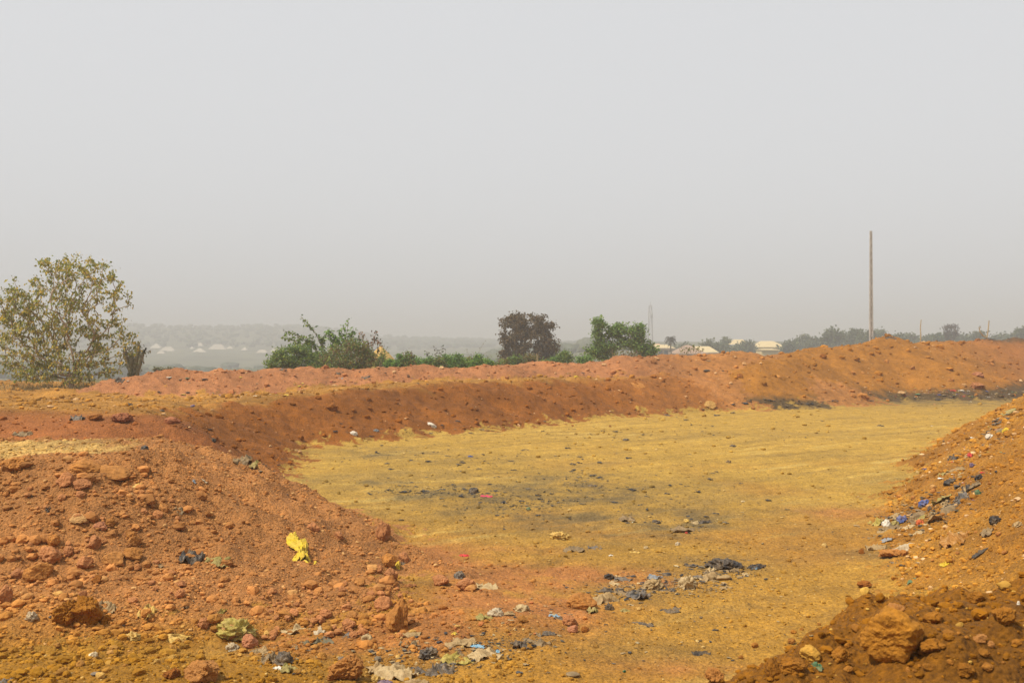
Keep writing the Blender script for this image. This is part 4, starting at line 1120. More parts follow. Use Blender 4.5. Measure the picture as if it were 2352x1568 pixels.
# ------------------------------------------------------------------ houses
def house(name, label, d, u0, u1, v_ridge, v_eave, z0, wallc, roofc, depth=9.0, ridge_frac=0.35, yaw=0.0, windows=0, group=None, fascia=True, parts=True):
    a = at(u0, v_eave, d); c = at(u1, v_eave, d); W = c[0] - a[0]; ze = a[2]; zr = at(u0, v_ridge, d)[2]
    b = np.array([(a[0] + c[0]) / 2, d + depth / 2, z0]); root = empty(name, b); root.rotation_euler = (0, 0, yaw)
    hw, hd = W / 2, depth / 2; e = ze - z0; r = zr - z0; rf = ridge_frac * hw
    mb = MB(); mb.box((0, 0, e / 2 - 0.05), (W * 0.9, depth * 0.88, e - 0.1)); mb.build("wall", wallc, root)
    mb = MB()
    mb.add([(-hw, -hd, e), (hw, -hd, e), (hw, hd, e), (-hw, hd, e), (-rf, 0, r), (rf, 0, r)], q=[[0, 1, 5, 4], [2, 3, 4, 5], [3, 2, 1, 0]], t=[[1, 2, 5], [3, 0, 4]])
    rf_o = mb.build("roof", roofc, root)
    if fascia:
        mb = MB(); mb.box((0, -hd - 0.05, e - 0.12), (W, 0.1, 0.3)); mb.build("fascia", wallc, rf_o)
    for k in range(windows):
        x = -W * 0.45 + W * 0.9 * (k + 0.5) / windows
        mb = MB(); mb.box((x, -depth * 0.44 - 0.02, e - 1.4), (1.1, 0.08, 1.2)); wo = mb.build("window", bpy.data.materials["window_glass"], root)
        mb = MB(); mb.box((x, -depth * 0.44 - 0.06, e - 2.06), (1.4, 0.16, 0.1)); mb.build("sill", wallc, wo)
    tag(root, label, "house", group)
    return root

def build_houses():
    glass = plain_mat("window_glass", (.05, .06, .07), 0.3, 0.1)
    cream = plain_mat("cream_wall", (.48, .36, .24), 0.9, 0.15, 0.4); white = plain_mat("pale_wall", (.55, .54, .5), 0.9, 0.1, 0.4); yel = plain_mat("yellow_wall", (.60, .44, .20), 0.9, 0.1, 0.4); mud = plain_mat("mud_wall", (.33, .22, .14), 0.9, 0.2, 0.4)
    tan = plain_mat("tan_roof", (.55, .42, .21), 0.6, 0.10, 0.8); orange = plain_mat("orange_roof", (.52, .27, .11), 0.6, 0.1, 0.8); rust = plain_mat("rusty_roof", (.30, .19, .12), 0.7, 0.25, 0.5)
    house("two_storey_house", "two-storey brown walled house with a pale eave behind the green tree", 300, 1497, 1552, 791, 799, -3.0, cream, tan, 12, 0.5, 0, 4)
    house("rooftop_block", "small orange roofed block showing above the two-storey house", 309, 1498, 1522, 789.5, 793, -2.0, cream, orange, 4, 0.5)
    house("low_house", "low house with a wide rusty brown roof beside the palm tree", 270, 1552, 1626, 792, 812, -2.5, mud, rust, 14, 0.12)
    house("tan_roofed_house", "house with a plain tan roof behind the sparse crest shrub", 285, 1592, 1652, 795, 809, -3.0, cream, tan, 12, 0.55)
    house("pale_house", "pale walled house with a hipped tan roof among trees", 345, 1678, 1734, 779, 791, -2.0, white, tan, 14, 0.35, 0.0, 3)
    house("long_house", "long house under a wide tan roof with yellow walls below", 335, 1742, 1806, 782.5, 797, -2.0, yel, tan, 14, 0.45, 0.0, 3)
    house("small_outbuilding", "low yellow walled outbuilding in front of the long tan roofed house", 300, 1748, 1792, 800.5, 803, -2.5, yel, tan, 8, 0.5)
    pal = [plain_mat("cream_roof", (.50, .43, .32), 0.6, 0.1, 0.3), plain_mat("sandy_roof", (.44, .37, .27), 0.6, 0.1, 0.3)]
    vill = [(343, 368, 789, 799, "topmost roof beside the candelabra plant"), (362, 402, 796, 808, "broad roof beside the candelabra plant"), (372, 404, 802, 812, "lower stepped roof beside the candelabra plant"), (352, 380, 806, 818, "lowest roof beside the candelabra plant"),
            (432, 444, 796, 803, "tiny roof at the upper end of the middle cluster"), (446, 466, 787, 797, "small peaked roof, highest of the middle cluster"), (436, 474, 800, 811, "long roof low in the middle cluster"), (474, 520, 790, 804, "largest peaked roof in the middle cluster"), (514, 536, 795, 803, "roof touching the largest peaked roof"),
            (456, 476, 812, 818, "small roof below the middle cluster, nearer the candelabra plant"), (488, 508, 813, 821, "small roof below the middle cluster, farther from the candelabra plant"), (532, 546, 816, 823, "tiny roof alone below the middle cluster"), (553, 566, 797, 804, "tiny roof alone between the two clusters"),
            (580, 618, 803, 816, "broad roof of the cluster nearest the bushes"), (616, 646, 798, 809, "faint roof above the cluster nearest the bushes"), (628, 650, 814, 823, "small lower roof nearest the bushes")]
    for i, (u0, u1, vr, ve, lab) in enumerate(vill):
        dd = 900 - (ve - 800) * 6 + (i % 3) * 12
        z = at(0, ve, dd)[2] - 3.4
        house("village_house", "hazy village house, " + lab, dd, u0, u1, vr, ve, z, cream, pal[i % 2], 9, 0.35 if i % 2 else 0.15, 0.0, 0, "hazy village houses on the far hillside", False)

def build_palm():
    d = 240.0; b = at(1541, 812, d); b[2] = -2; top = at(1540, 776, d); root = empty("palm_tree", b); rg = np.random.default_rng(91)
    mb = MB(); mb.tube(np.array([b, (b * 2 + top) / 3 + [0.2, 0, 0], (b + top * 2) / 3, top]) - b, [0.24, 0.2, 0.18, 0.17], 7); mb.build("trunk", MAT_BARK, root, True)
    L0 = 17.0 / FD * d
    for k in range(20):
        a = k * 2.399; up = 0.95 - 1.5 * (k / 19.0)
        dirv = np.array([math.cos(a), math.sin(a), 0]); t = np.linspace(0, 1, 7)[:, None]
        P = top - b + dirv * t * L0 * (0.9 - 0.25 * abs(up)) + np.array([0, 0, 1]) * (up * t * L0 * 0.8 - 0.55 * t * t * L0)
        m2 = MB(); side = np.array([-dirv[1], dirv[0], 0])
        for q in range(6):
            for s in (-1, 1):
                p0, p1 = P[q], P[q + 1]; tip = (p0 + p1) / 2 + side * s * 0.55 + (p1 - p0) * 0.9 + [0, 0, -0.3]
                m2.add([p0, p1, tip], t=[[0, 1, 2]], c=np.array((.075, .07, .045)) * rg.uniform(0.7, 1.3))
        m2.build("frond", MAT_LEAF, root)
    tag(root, "single palm tree with a tufted crown above the roofs", "palm")

def build_far_trees():
    rows = [(1630, 798, 20, 12, "rounded tree above the rusty roof"), (1575, 800, 18, 10, "dark tree behind the rusty roof beside the palm"), (1655, 800, 16, 12, "pale tree at the tan roof"), (1668, 790, 10, 12, "narrow tree in front of the pale house's end"), (1715, 795, 16, 12, "feathery tree between the pale house and the long house"),
            (1690, 806, 16, 8, "low tree below the pale house"), (1760, 806, 10, 5, "low bush in front of the outbuilding"), (1815, 795, 14, 11, "tree touching the end of the long tan roof"), (1845, 785, 17, 16, "thin topped tree next after the long tan roof"), (1872, 790, 14, 14, "bushy tree between the thin topped and the dark domed tree"),
            (1912, 772, 17, 19, "dark domed tree, tallest before the pole"), (1938, 780, 16, 16, "tree leaning on the dark domed tree"), (1968, 772, 18, 16, "pale tree just before the pole"), (2000, 775, 16, 15, "tree directly behind the pole"), (2022, 772, 17, 14, "tree next after the pole"), (2062, 778, 20, 10, "low tree behind the small black-topped peak"),
            (2092, 778, 18, 9, "low tree before the straight stake"), (2135, 782, 18, 9, "low tree after the straight stake"), (2165, 778, 17, 11, "tree before the twin-topped dead tree"), (2215, 780, 20, 9, "low tree after the twin-topped dead tree"), (2248, 774, 14, 11, "small tree beside the forked dead branch"), (2300, 778, 20, 11, "tree after the forked dead branch"), (2335, 774, 18, 11, "tree near the edge of the picture"), (2350, 765, 9, 10, "palm-like tuft cut by the edge of the picture")]
    for i, (u, v, ru, rv, lab) in enumerate(rows):
        d = 300 + (i * 37 % 60)
        tree("distant_tree", "hazy " + lab, "tree", d, (u, 815), [(u, v, ru * 0.95, rv * 0.85), (u - ru * 0.6, v + rv * 0.35, ru * 0.75, rv * 0.75), (u + ru * 0.45, v + rv * 0.3, ru * 0.6, rv * 0.7), (u + ru * 0.1, v - rv * 0.5, ru * 0.45, rv * 0.5), (u, v + rv, ru, rv * 0.6)],
             46, 1250, 0.8, G_FAR, 700 + i, 0.75, 2, 1.5, 0.05, 0.25, 0.2, group="hazy trees behind the orange bank", base_z=-2.0, aspect=0.8, step=1.6)
    d = 270
    rg = np.random.default_rng(771)
    tree("dead_tree", "hazy twin-topped dead tree with a flat crown of brown twigs", "tree", d, (2183, 812), [(2176, 752, 7, 6), (2190, 748, 9, 4), (2176, 765, 5, 8), (2192, 762, 6, 10), (2182, 778, 10, 6)], 60, 700, 0.5, [(.10, .08, .07), (.13, .10, .09)], 772, 0.4, 2, 1.5, 0.04, 0.3, 0.8, base_z=-2.0, step=1.2)
    # woods on the far hillside: one mass
    mb = MB(); n = 2400
    th = np.radians(rg.uniform(-34, 7, n)); r = np.where(rg.random(n) < 0.75, 960 + 540 * rg.random(n), 380 + 200 * rg.random(n))
    x, y = r * np.sin(th), r * np.cos(th); z, _ = terrain(x, y, False)
    for k in range(6):
        p, f = rock_verts(1200 + k, 1, 0.25, 12, 0.25); s = np.nonzero(np.arange(n) % 6 == k)[0]
        sz = rg.uniform(1.3, 3.6, len(s))
        V = p[None] * sz[:, None, None] * np.array([1.15, 1.15, 0.85]) + np.stack([x[s], y[s], z[s] + sz * 0.6], 1)[:, None]
        F = f[None] + (np.arange(len(s)) * len(p))[:, None, None]
        mb.add(V.reshape(-1, 3), t=F.reshape(-1, 3), c=np.repeat(np.array(G_FAR)[rg.integers(0, 3, len(s))], len(p), 0))
    tag(mb.build("woodland", MAT_LEAF, None, True), "hazy mass of trees over the far hillside", None, None, "stuff")

build_left_tree(); build_bushes(); build_mid_trees(); build_grass(); build_sand_heap(); build_poles(); build_mast(); build_houses(); build_palm(); build_far_trees()
# ------------------------------------------------------------------ rubbish
LM = {}
def lmat(key):
    spec = {"tan": ((.31, .205, .085), .6), "cream": ((.44, .32, .155), .5), "pale": ((.46, .37, .24), .4), "white": ((.66, .60, .49), .2), "black": ((.020, .019, .020), .22), "grey": ((.10, .095, .09), .35),
            "char": ((.045, .042, .04), .35), "brown": ((.17, .115, .055), .5), "yellow": ((.60, .41, .012), .22), "gold": ((.56, .35, .07), .4), "lime": ((.36, .28, .05), .4), "olive": ((.27, .22, .055), .4), "blue": ((.06, .10, .27), .3), "sky": ((.15, .33, .45), .3),
            "red": ((.48, .012, .022), .12), "pink": ((.55, .03, .09), .1), "orange": ((.62, .12, .03), .2), "green": ((.03, .13, .06), .3), "purple": ((.10, .075, .2), .3), "net": ((.075, .075, .045), .3), "rust": ((.40, .18, .035), .4), "blueg": ((.20, .25, .29), .35)}
    if key not in LM:
        c, d = spec[key]; d = min(0.85, d + 0.18); LM[key] = litter_mat("litter_" + key, c, d, 0.42 if key in ("black", "char", "blue") else 0.6)
    return LM[key]

def bag_verts(seed, sub=3, flat=0.55):
    """a crumpled, knotted-up bag: a sphere broken into sharp folds, its underside pressed flat"""
    v, f = ICO[sub]; rg = np.random.default_rng(seed)
    sh = rg.uniform(-3, 3, 3)
    a = 1 - np.abs(noise3(v * 1.5 + sh, seed)); b = 1 - np.abs(noise3(v * 3.3 + sh, seed + 1)); c = 1 - np.abs(noise3(v * 7.0 + sh, seed + 2))
    r = 0.35 + 0.55 * a ** 2 + 0.33 * b ** 2 + 0.16 * c ** 2
    p = v * r[:, None]
    p = p + 0.18 * np.stack([noise3(v * 2.1 + 5, seed + 4), noise3(v * 2.1 + 9, seed + 5), noise3(v * 2.1 + 14, seed + 6)], 1)
    p[:, 2] = np.where(p[:, 2] < 0, p[:, 2] * 0.35, p[:, 2])
    p -= [*((p.max(0) + p.min(0)) / 2)[:2], p[:, 2].min()]
    e = p.max(0) - p.min(0)
    return p / np.array([e[0] / 2, e[1] / 2, e[2]]), f

def sheet_verts(seed, n=22, m=16, folds=1.0, ragged=0.22):
    """a thrown-down sheet of thin plastic or cloth: sharp radiating folds, ragged outline, real thickness"""
    rg = np.random.default_rng(seed)
    U, V = np.meshgrid(np.linspace(-1, 1, n), np.linspace(-1, 1, m), indexing='ij')
    a = rg.uniform(0, 3.14); ca, sa = math.cos(a), math.sin(a); sh = rg.uniform(0, 50)
    s, t = U * ca + V * sa, -U * sa + V * ca
    h = (1 - np.abs(perlin(s * 1.1 + sh, t * 0.5 + sh, seed))) ** 3 * 0.8 + (1 - np.abs(perlin(s * 2.8 + sh, t * 0.9, seed + 1))) ** 2 * 0.45 + np.abs(perlin(s * 5.5, t * 2.0 + sh, seed + 2)) * 0.28
    h *= folds * (0.85 - 0.30 * (U * U + V * V) ** 0.5 + 0.35 * perlin(U * 1.3 + sh, V * 1.3, seed + 9))
    x = U * (1 + ragged * perlin(V * 2.0 + sh, U * 0.7, seed + 5)) + 0.22 * perlin(U * 1.6, V * 1.6 + sh, seed + 6)
    y = V * (1 + ragged * perlin(U * 2.0 + sh, V * 0.7, seed + 7)) + 0.22 * perlin(U * 1.6 + sh, V * 1.6, seed + 8)
    k = np.maximum(np.abs(U), np.abs(V)); rr = np.sqrt(U * U + V * V) + 1e-6
    round_ = 1 + (k / rr - 1) * 0.45; x *= round_; y *= round_
    h = h - h.min()
    top = np.stack([x, y, h], -1).reshape(-1, 3)
    top[:, :2] -= (top[:, :2].max(0) + top[:, :2].min(0)) / 2
    e = top.max(0) - top.min(0); top /= np.array([e[0] / 2, e[1] / 2, e[2]])
    bot = top - [0, 0, 0.035]
    idx = np.arange(n * m).reshape(n, m)
    q = np.stack([idx[:-1, :-1], idx[1:, :-1], idx[1:, 1:], idx[:-1, 1:]], -1).reshape(-1, 4)
    N = n * m
    rim = np.concatenate([idx[0, :], idx[1:, -1], idx[-1, ::-1][1:], idx[::-1, 0][1:-1]])
    r2 = np.roll(rim, -1)
    side = np.stack([rim, r2, r2 + N, rim + N], -1)
    return np.concatenate([top, bot]), [np.concatenate([q, q[:, ::-1] + N, side])]

_bank = {}
def litter_mesh(kind, i, key):
    k = (kind, i, key)
    if k not in _bank:
        if kind == 'bag': p, f = bag_verts(2000 + i * 7, 3)
        elif kind == 'bigbag': p, f = bag_verts(2300 + i * 7, 4)
        elif kind == 'sheet': p, f = sheet_verts(2600 + i * 11)
        elif kind == 'flat': p, f = sheet_verts(2900 + i * 11, 14, 10, 0.8, 0.35)
        elif kind == 'bigsheet': p, f = sheet_verts(3200 + i * 11, 40, 30, 1.0, 0.25)
        elif kind == 'stick':
            mb = MB(); t = np.linspace(-1, 1, 7); rg = np.random.default_rng(3500 + i)
            mb.tube(np.stack([t, rg.normal(0, 0.05, 7), 0.5 + rg.normal(0, 0.12, 7)], 1), np.linspace(0.10, 0.05, 7), 6)
            p = np.concatenate(mb.v); f = [np.concatenate(mb.q)]
        elif kind == 'board':
            p, f = rock_verts(3600 + i, 2, 0.05, 6); p = p * [1, 1, 0.5] + [0, 0, 0.5]
        o = mesh_obj("litter", p, f, lmat(key), smooth=kind != 'board'); _bank[k] = o.data; bpy.data.objects.remove(o)
    return _bank[k]

# (name, u, v_bottom, width, height, kind, colour, category, label)
LITTER = [
 ("plastic_bag", 688, 1287, 40, 70, 'bagdown', 'yellow', "bag", "long bright yellow plastic bag sprawled down the red stony mound"),
 ("cloth_scrap", 1066, 1278, 27, 10, 'sheet', 'red', "scrap", "crimson cloth scrap at the far edge of the red stain"),
 ("plastic_bag", 1056, 1332, 28, 24, 'bag', 'grey', "bag", "grey and white knotted bag above the broad red rock"),
 ("plastic_sheet", 1118, 1352, 54, 20, 'sheet', 'cream', "sheet", "cream crumpled sheet on the red stain near the grey knotted bag"),
 ("plastic_bag", 1138, 1415, 40, 28, 'bag', 'pale', "bag", "pale patterned bag leaning up in the middle of the red stain"),
 ("rag", 1110, 1426, 44, 20, 'sheet', 'olive', "rag", "olive rag beside the pale patterned bag"),
 ("rag", 1165, 1412, 36, 14, 'sheet', 'tan', "rag", "tan rag on the far side of the pale patterned bag"),
 ("plastic_bag", 676, 1452, 70, 32, 'bigsheet', 'cream', "bag", "cream crumpled bag above the dark netting"),
 ("netting", 727, 1482, 80, 27, 'bigsheet', 'net', "net", "dark green bundle of netting in front of the scree"),
 ("plastic_bag", 740, 1456, 36, 26, 'sheet', 'pale', "bag", "pale grey bag standing up just behind the dark netting"),
 ("rag", 606, 1502, 44, 30, 'bigsheet', 'tan', "rag", "tan folded rag, left in the pile beside the pink rocks"),
 ("rag", 628, 1522, 58, 36, 'bigsheet', 'brown', "rag", "brown folded cloth at the front of the pile by the pink rocks"),
 ("plastic_bag", 652, 1530, 50, 40, 'bag', 'char', "bag", "dark bag under the brown folded cloth"),
 ("paper", 640, 1537, 24, 10, 'flat', 'white', "paper", "white paper scrap under the dark bag by the brown cloth"),
 ("rag", 662, 1545, 40, 26, 'sheet', 'olive', "rag", "olive rag hanging from the dark bag by the brown cloth"),
 ("plastic_bag", 843, 1480, 32, 30, 'bag', 'cream', "bag", "small cream bag in front of the big pointed rock"),
 ("plastic_sheet", 941, 1462, 52, 18, 'sheet', 'tan', "sheet", "grey-tan sheet at the dark side of the big pointed rock"),
 ("carton", 936, 1488, 42, 24, 'sheet', 'brown', "carton", "torn brown carton in front of the big pointed rock"),
 ("cardboard", 1060, 1480, 72, 24, 'sheet', 'tan', "cardboard", "peaked tan cardboard sheet on the red soil behind the row of bags"),
 ("plastic_bag", 984, 1512, 46, 31, 'bigbag', 'char', "bag", "round dark grey bag in the row of bags"),
 ("plastic_bag", 1044, 1526, 88, 34, 'bigsheet', 'lime', "bag", "pale bag with yellow-green print in the row of bags"),
 ("plastic_bag", 1112, 1512, 74, 36, 'bigsheet', 'cream', "bag", "cream sack with a torn blue end in the row of bags"),
 ("plastic_strip", 1098, 1487, 34, 8, 'flat', 'sky', "strip", "blue plastic strip lying on the cream sack"),
 ("plastic_strip", 1142, 1500, 22, 12, 'flat', 'sky', "strip", "blue torn strip at the end of the cream sack"),
 ("plastic_bag", 905, 1562, 100, 54, 'bigsheet', 'cream', "bag", "wide crumpled cream bag, nearest of the heap at the bottom edge"),
 ("plastic_bag", 868, 1545, 56, 40, 'bigsheet', 'tan', "bag", "tan crumpled bag beside the large dusty orange clod"),
 ("plastic_bag", 995, 1553, 90, 44, 'bigsheet', 'char', "bag", "dark grey heap of torn plastic in front of the round dark grey bag"),
 ("plastic_bag", 862, 1566, 24, 20, 'bag', 'gold', "bag", "small golden wrapper under the tan crumpled bag"),
 ("rag", 884, 1568, 36, 14, 'sheet', 'purple', "rag", "purplish rag under the wide crumpled cream bag"),
 ("rag", 960, 1574, 60, 24, 'sheet', 'tan', "rag", "tan rag at the very bottom edge below the dark grey heap"),
 ("wrapper", 1044, 1457, 12, 12, 'flat', 'yellow', "wrapper", "tiny yellow wrapper on the red soil"),
 ("rag", 792, 1515, 34, 14, 'sheet', 'grey', "rag", "grey rag just behind the large dusty orange clod"),
 ("wrapper", 890, 1284, 30, 12, 'flat', 'olive', "wrapper", "olive wrapper on top of the boxy orange rock"),
 ("wrapper", 914, 1308, 16, 26, 'sheet', 'yellow', "wrapper", "yellow and black wrapper hanging beside the boxy orange rock"),
 ("rag", 925, 1298, 14, 16, 'sheet', 'char', "rag", "dark rag beside the yellow and black wrapper"),
 ("rag", 73, 1427, 30, 26, 'bag', 'pale', "rag", "greyish rag ball near the twin brown clods"),
 ("rag", 218, 1400, 30, 30, 'sheet', 'brown', "rag", "brown rag behind the twin brown clods"),
 ("rag", 250, 1402, 44, 32, 'sheet', 'tan', "rag", "tan and grey twisted rag behind the twin brown clods"),
 ("rag", 333, 1417, 34, 36, 'sheet', 'gold', "rag", "golden brown rag tucked under a red rock at the mound foot"),
 ("plastic_bag", 540, 1466, 92, 56, 'bigbag', 'lime', "bag", "yellow-green puffed plastic bag behind the two pink rocks"),
 ("plastic_bag", 534, 1496, 34, 24, 'bag', 'pale', "bag", "clear pale bag wedged below the pink rocks"),
 ("plastic_cup", 303, 1470, 42, 26, 'bag', 'gold', "cup", "cream crushed cup half buried in the ochre soil"),
 ("plastic_sheet", 392, 1473, 80, 26, 'bigsheet', 'gold', "sheet", "orange dusty sheet half buried in the ochre soil"),
 ("plastic_bag", 438, 1292, 54, 42, 'sheet', 'black', "bag", "shiny black torn bag high on the stony mound"),
 ("dry_leaf", 498, 1300, 60, 34, 'sheet', 'olive', "leaf", "large dry brown leaf next to the shiny black torn bag"),
 ("dry_leaf", 364, 1300, 28, 12, 'flat', 'brown', "leaf", "curled brown leaf above the loaf-shaped rock"),
 ("wood_chip", 222, 1552, 26, 8, 'board', 'grey', "wood", "short grey wood chip on the ochre soil"),
 ("rag", 122, 1568, 20, 14, 'sheet', 'black', "rag", "black rag at the bottom edge on the ochre soil"),
 ("rag", 14, 1570, 34, 22, 'sheet', 'grey', "rag", "grey rag in the bottom corner"),
 ("dry_twig", 509, 1410, 14, 22, 'sheet', 'lime', "twig", "yellow-tipped twig above the yellow-green puffed bag"),
 ("rag", 423, 1400, 22, 14, 'sheet', 'brown', "rag", "small brown rag on the bare lower flank of the mound"),
 ("plastic_ring", 318, 1122, 32, 18, 'sheet', 'gold', "wrapper", "golden ring-like wrapper near the mound top"),
 ("plastic_bag", 331, 1034, 20, 15, 'bag', 'char', "bag", "small dark ball of plastic on the pale bare patch"),
 ("rag", 444, 1109, 20, 11, 'flat', 'blueg', "rag", "bluish grey rag near the mound top"),
 ("rag", 470, 1106, 16, 7, 'flat', 'pale', "rag", "tiny pale scrap beside the bluish grey rag"),
 ("rubber_strip", 108, 1178, 14, 18, 'sheet', 'black', "strip", "black curled strip above the pale tile-like stone"),
 ("rag", 68, 1143, 20, 7, 'flat', 'black', "rag", "flat black scrap below the angular rock"),
 ("rag", 410, 1175, 26, 17, 'sheet', 'brown', "rag", "brown and black scrap in the middle of the stony mound"),
 ("rag", 556, 1066, 42, 34, 'sheet', 'brown', "rag", "brown torn cloth on the crest of the stony mound"),
 ("rag", 588, 1076, 30, 22, 'sheet', 'olive', "rag", "olive rag just past the brown torn cloth on the crest"),
 ("rag", 489, 1015, 14, 10, 'bag', 'black', "rag", "black scrap at the far shoulder of the stony mound"),
 ("rag", 176, 968, 32, 22, 'sheet', 'char', "rag", "dark rag on the rim of the hollow"),
 ("rag", 50, 1002, 44, 16, 'sheet', 'brown', "rag", "long brown strip of cloth on the near bank of the hollow"),
 ("rag", 296, 933, 18, 10, 'bag', 'char', "rag", "dark lump of rubbish on the streaked terrace top"),
 ("rag", 442, 936, 12, 8, 'bag', 'purple', "rag", "purplish scrap at the terrace lip"),
 ("rag", 372, 946, 12, 6, 'bag', 'char', "rag", "small dark scrap above the tilted dark red slab"),
 ("plastic_bag", 812, 1001, 19, 10, 'bag', 'white', "bag", "white bag at the terrace foot, nearer the stony mound"),
 ("plastic_bag", 991, 980, 23, 9, 'bag', 'white', "bag", "white bag at the terrace foot, nearer the orange bank"),
 ("plastic_bag", 864, 991, 14, 8, 'bag', 'blueg', "bag", "grey bag between the two white bags"),
 ("plastic_bag", 1088, 1134, 26, 18, 'bag', 'char', "bag", "dark peaked bag on the stained patch of the floor"),
 ("ribbon", 1117, 1142, 28, 14, 'flat', 'pink', "ribbon", "pink ribbon trailing from the dark peaked bag"),
 ("wrapper", 1160, 1156, 14, 6, 'flat', 'pale', "wrapper", "white and yellow wrapper past the pink ribbon"),
 ("wrapper", 1214, 1172, 12, 9, 'bag', 'green', "wrapper", "green wrapper on the stained patch of the floor"),
 ("wrapper", 1081, 1050, 14, 5, 'bag', 'blue', "wrapper", "blue scrap far out on the yellow floor"),
 ("plastic_bag", 1288, 1240, 54, 25, 'bigbag', 'gold', "bag", "pale yellow crumpled bag on the open floor"),
 ("rag", 1440, 1200, 44, 23, 'bigsheet', 'brown', "rag", "brown heap of cloth on the floor beyond the pale yellow bag"),
 ("rag", 1362, 1118, 24, 12, 'sheet', 'char', "rag", "dark scrap heap on the upper end of the stained patch"),
 ("rag", 1566, 1223, 62, 26, 'bigsheet', 'brown', "rag", "dark brown cloth heap with a red cap beside it"),
 ("red_scrap", 1576, 1226, 7, 6, 'bag', 'red', "cap", "little red cap at the foot of the dark brown cloth heap"),
 ("wrapper", 1577, 1202, 18, 12, 'bag', 'gold', "wrapper", "golden wrapper behind the dark brown cloth heap"),
 ("wrapper", 1596, 1205, 18, 14, 'sheet', 'cream', "wrapper", "cream wrapper behind the dark brown cloth heap"),
 ("plastic_bag", 1620, 1203, 32, 15, 'sheet', 'black', "bag", "black scrap at the far end of the dark brown cloth heap"),
 ("rag", 1508, 1202, 22, 11, 'bag', 'char', "rag", "small dark ball before the dark brown cloth heap"),
 ("rag", 1318, 1268, 50, 20, 'sheet', 'brown', "rag", "brown rag with a curled edge below the pale yellow bag"),
 ("rag", 1366, 1262, 36, 14, 'sheet', 'grey', "rag", "grey rag beside the brown rag with a curled edge"),
 ("wrapper", 1402, 1277, 13, 6, 'flat', 'white', "paper", "white paper scrap on the open floor"),
 ("rag", 1458, 1270, 26, 10, 'flat', 'gold', "rag", "golden torn scrap on the open floor"),
 ("plastic_cup", 1484, 1262, 13, 8, 'bag', 'cream', "cup", "cream cup beside the golden torn scrap"),
 ("wrapper", 1556, 1253, 14, 12, 'bag', 'pale', "wrapper", "pale crumpled wrapper on the open floor"),
 ("plastic_bag", 1664, 1308, 88, 31, 'bigbag', 'black', "bag", "large black plastic bag with pale stripes ending the long row of rubbish"),
 ("cardboard", 1662, 1332, 34, 22, 'board', 'tan', "board", "flat tan board in front of the large black bag"),
 ("rag", 1686, 1314, 44, 16, 'sheet', 'brown', "rag", "brown cloth under the large black bag"),
 ("plastic_bag", 1580, 1356, 50, 44, 'bigbag', 'cream', "bag", "upright cream bag in the long row of rubbish"),
 ("rag", 1630, 1335, 64, 32, 'bigsheet', 'tan', "rag", "tan tangle between the upright cream bag and the large black bag"),
 ("plastic_bag", 1502, 1356, 56, 34, 'bigbag', 'tan', "bag", "rounded tan bag before the upright cream bag"),
 ("plastic_bag", 1504, 1330, 40, 16, 'sheet', 'blueg', "bag", "bluish grey sheet on top of the rounded tan bag"),
 ("plastic_bag", 1398, 1330, 26, 15, 'bag', 'black', "bag", "black ball of plastic at the start of the long row"),
 ("rag", 1430, 1334, 40, 14, 'sheet', 'grey', "rag", "grey rag beside the black ball of plastic"),
 ("rag", 1588, 1302, 34, 13, 'sheet', 'char', "rag", "dark twisted rag behind the upright cream bag"),
 ("plastic_bag", 1741, 1305, 42, 15, 'sheet', 'black', "bag", "black flattened bag past the large black bag"),
 ("wrapper", 1735, 1308, 20, 8, 'flat', 'sky', "wrapper", "pale blue wrapper by the black flattened bag"),
 ("rag", 1468, 1378, 58, 34, 'bigsheet', 'grey', "rag", "grey heap of cloth before the rounded tan bag"),
 ("plastic_bag", 1388, 1386, 66, 38, 'bigsheet', 'tan', "bag", "tan mass of plastic beside the wide orange block"),
 ("plastic_bag", 1399, 1402, 22, 22, 'bag', 'black', "bag", "small black upright bag by the tan mass of plastic"),
 ("rag", 1361, 1410, 28, 24, 'sheet', 'olive', "rag", "olive folded rag at the end of the wide orange block"),
 ("rag", 1436, 1404, 24, 12, 'sheet', 'olive', "rag", "olive scrap past the small black upright bag"),
 ("plastic_bag", 1198, 1405, 40, 20, 'bag', 'cream', "bag", "cream bag lying on the red soil before the blue strip"),
 ("plastic_strip", 1277, 1416, 34, 11, 'flat', 'sky', "strip", "bright blue strip behind the rounded red rock"),
 ("rag", 1196, 1490, 44, 32, 'bigsheet', 'char', "rag", "dark tangle of rags, left of the two before the little red rocks"),
 ("rag", 1242, 1484, 50, 26, 'bigsheet', 'brown', "rag", "brown tangle of rags, nearer the little red rocks"),
 ("rag", 1262, 1460, 34, 14, 'sheet', 'char', "rag", "dark rag under the little red rocks"),
 ("rag", 1478, 1436, 52, 14, 'sheet', 'char', "rag", "dark twisted strip on the floor in front of the long row"),
 ("rag", 1544, 1408, 58, 18, 'sheet', 'char', "rag", "dark rag with a golden end in front of the long row"),
 ("cardboard", 1316, 1553, 32, 14, 'board', 'brown', "board", "flat grey-brown board at the bottom of the open floor"),
 ("green_scrap", 1433, 1547, 9, 7, 'bag', 'green', "cap", "little green cap near the bottom of the open floor"),
 ("rubber_strip", 1610, 1502, 44, 10, 'sheet', 'black', "strip", "black bent strip on the open floor toward the clod mound"),
 ("plastic_bag", 2290, 1205, 30, 24, 'bag', 'black', "bag", "shiny black ball of plastic on the gravelly slope"),
 ("rag", 2272, 1228, 34, 22, 'sheet', 'brown', "rag", "brown flap below the shiny black ball of plastic"),
 ("rag", 2198, 1248, 66, 48, 'bigsheet', 'rust', "rag", "long earth-coloured cloth sunk in the gravelly slope"),
 ("metal_blade", 2250, 1275, 44, 9, 'flat', 'black', "strip", "dark blade-like strip jutting from the gravelly slope"),
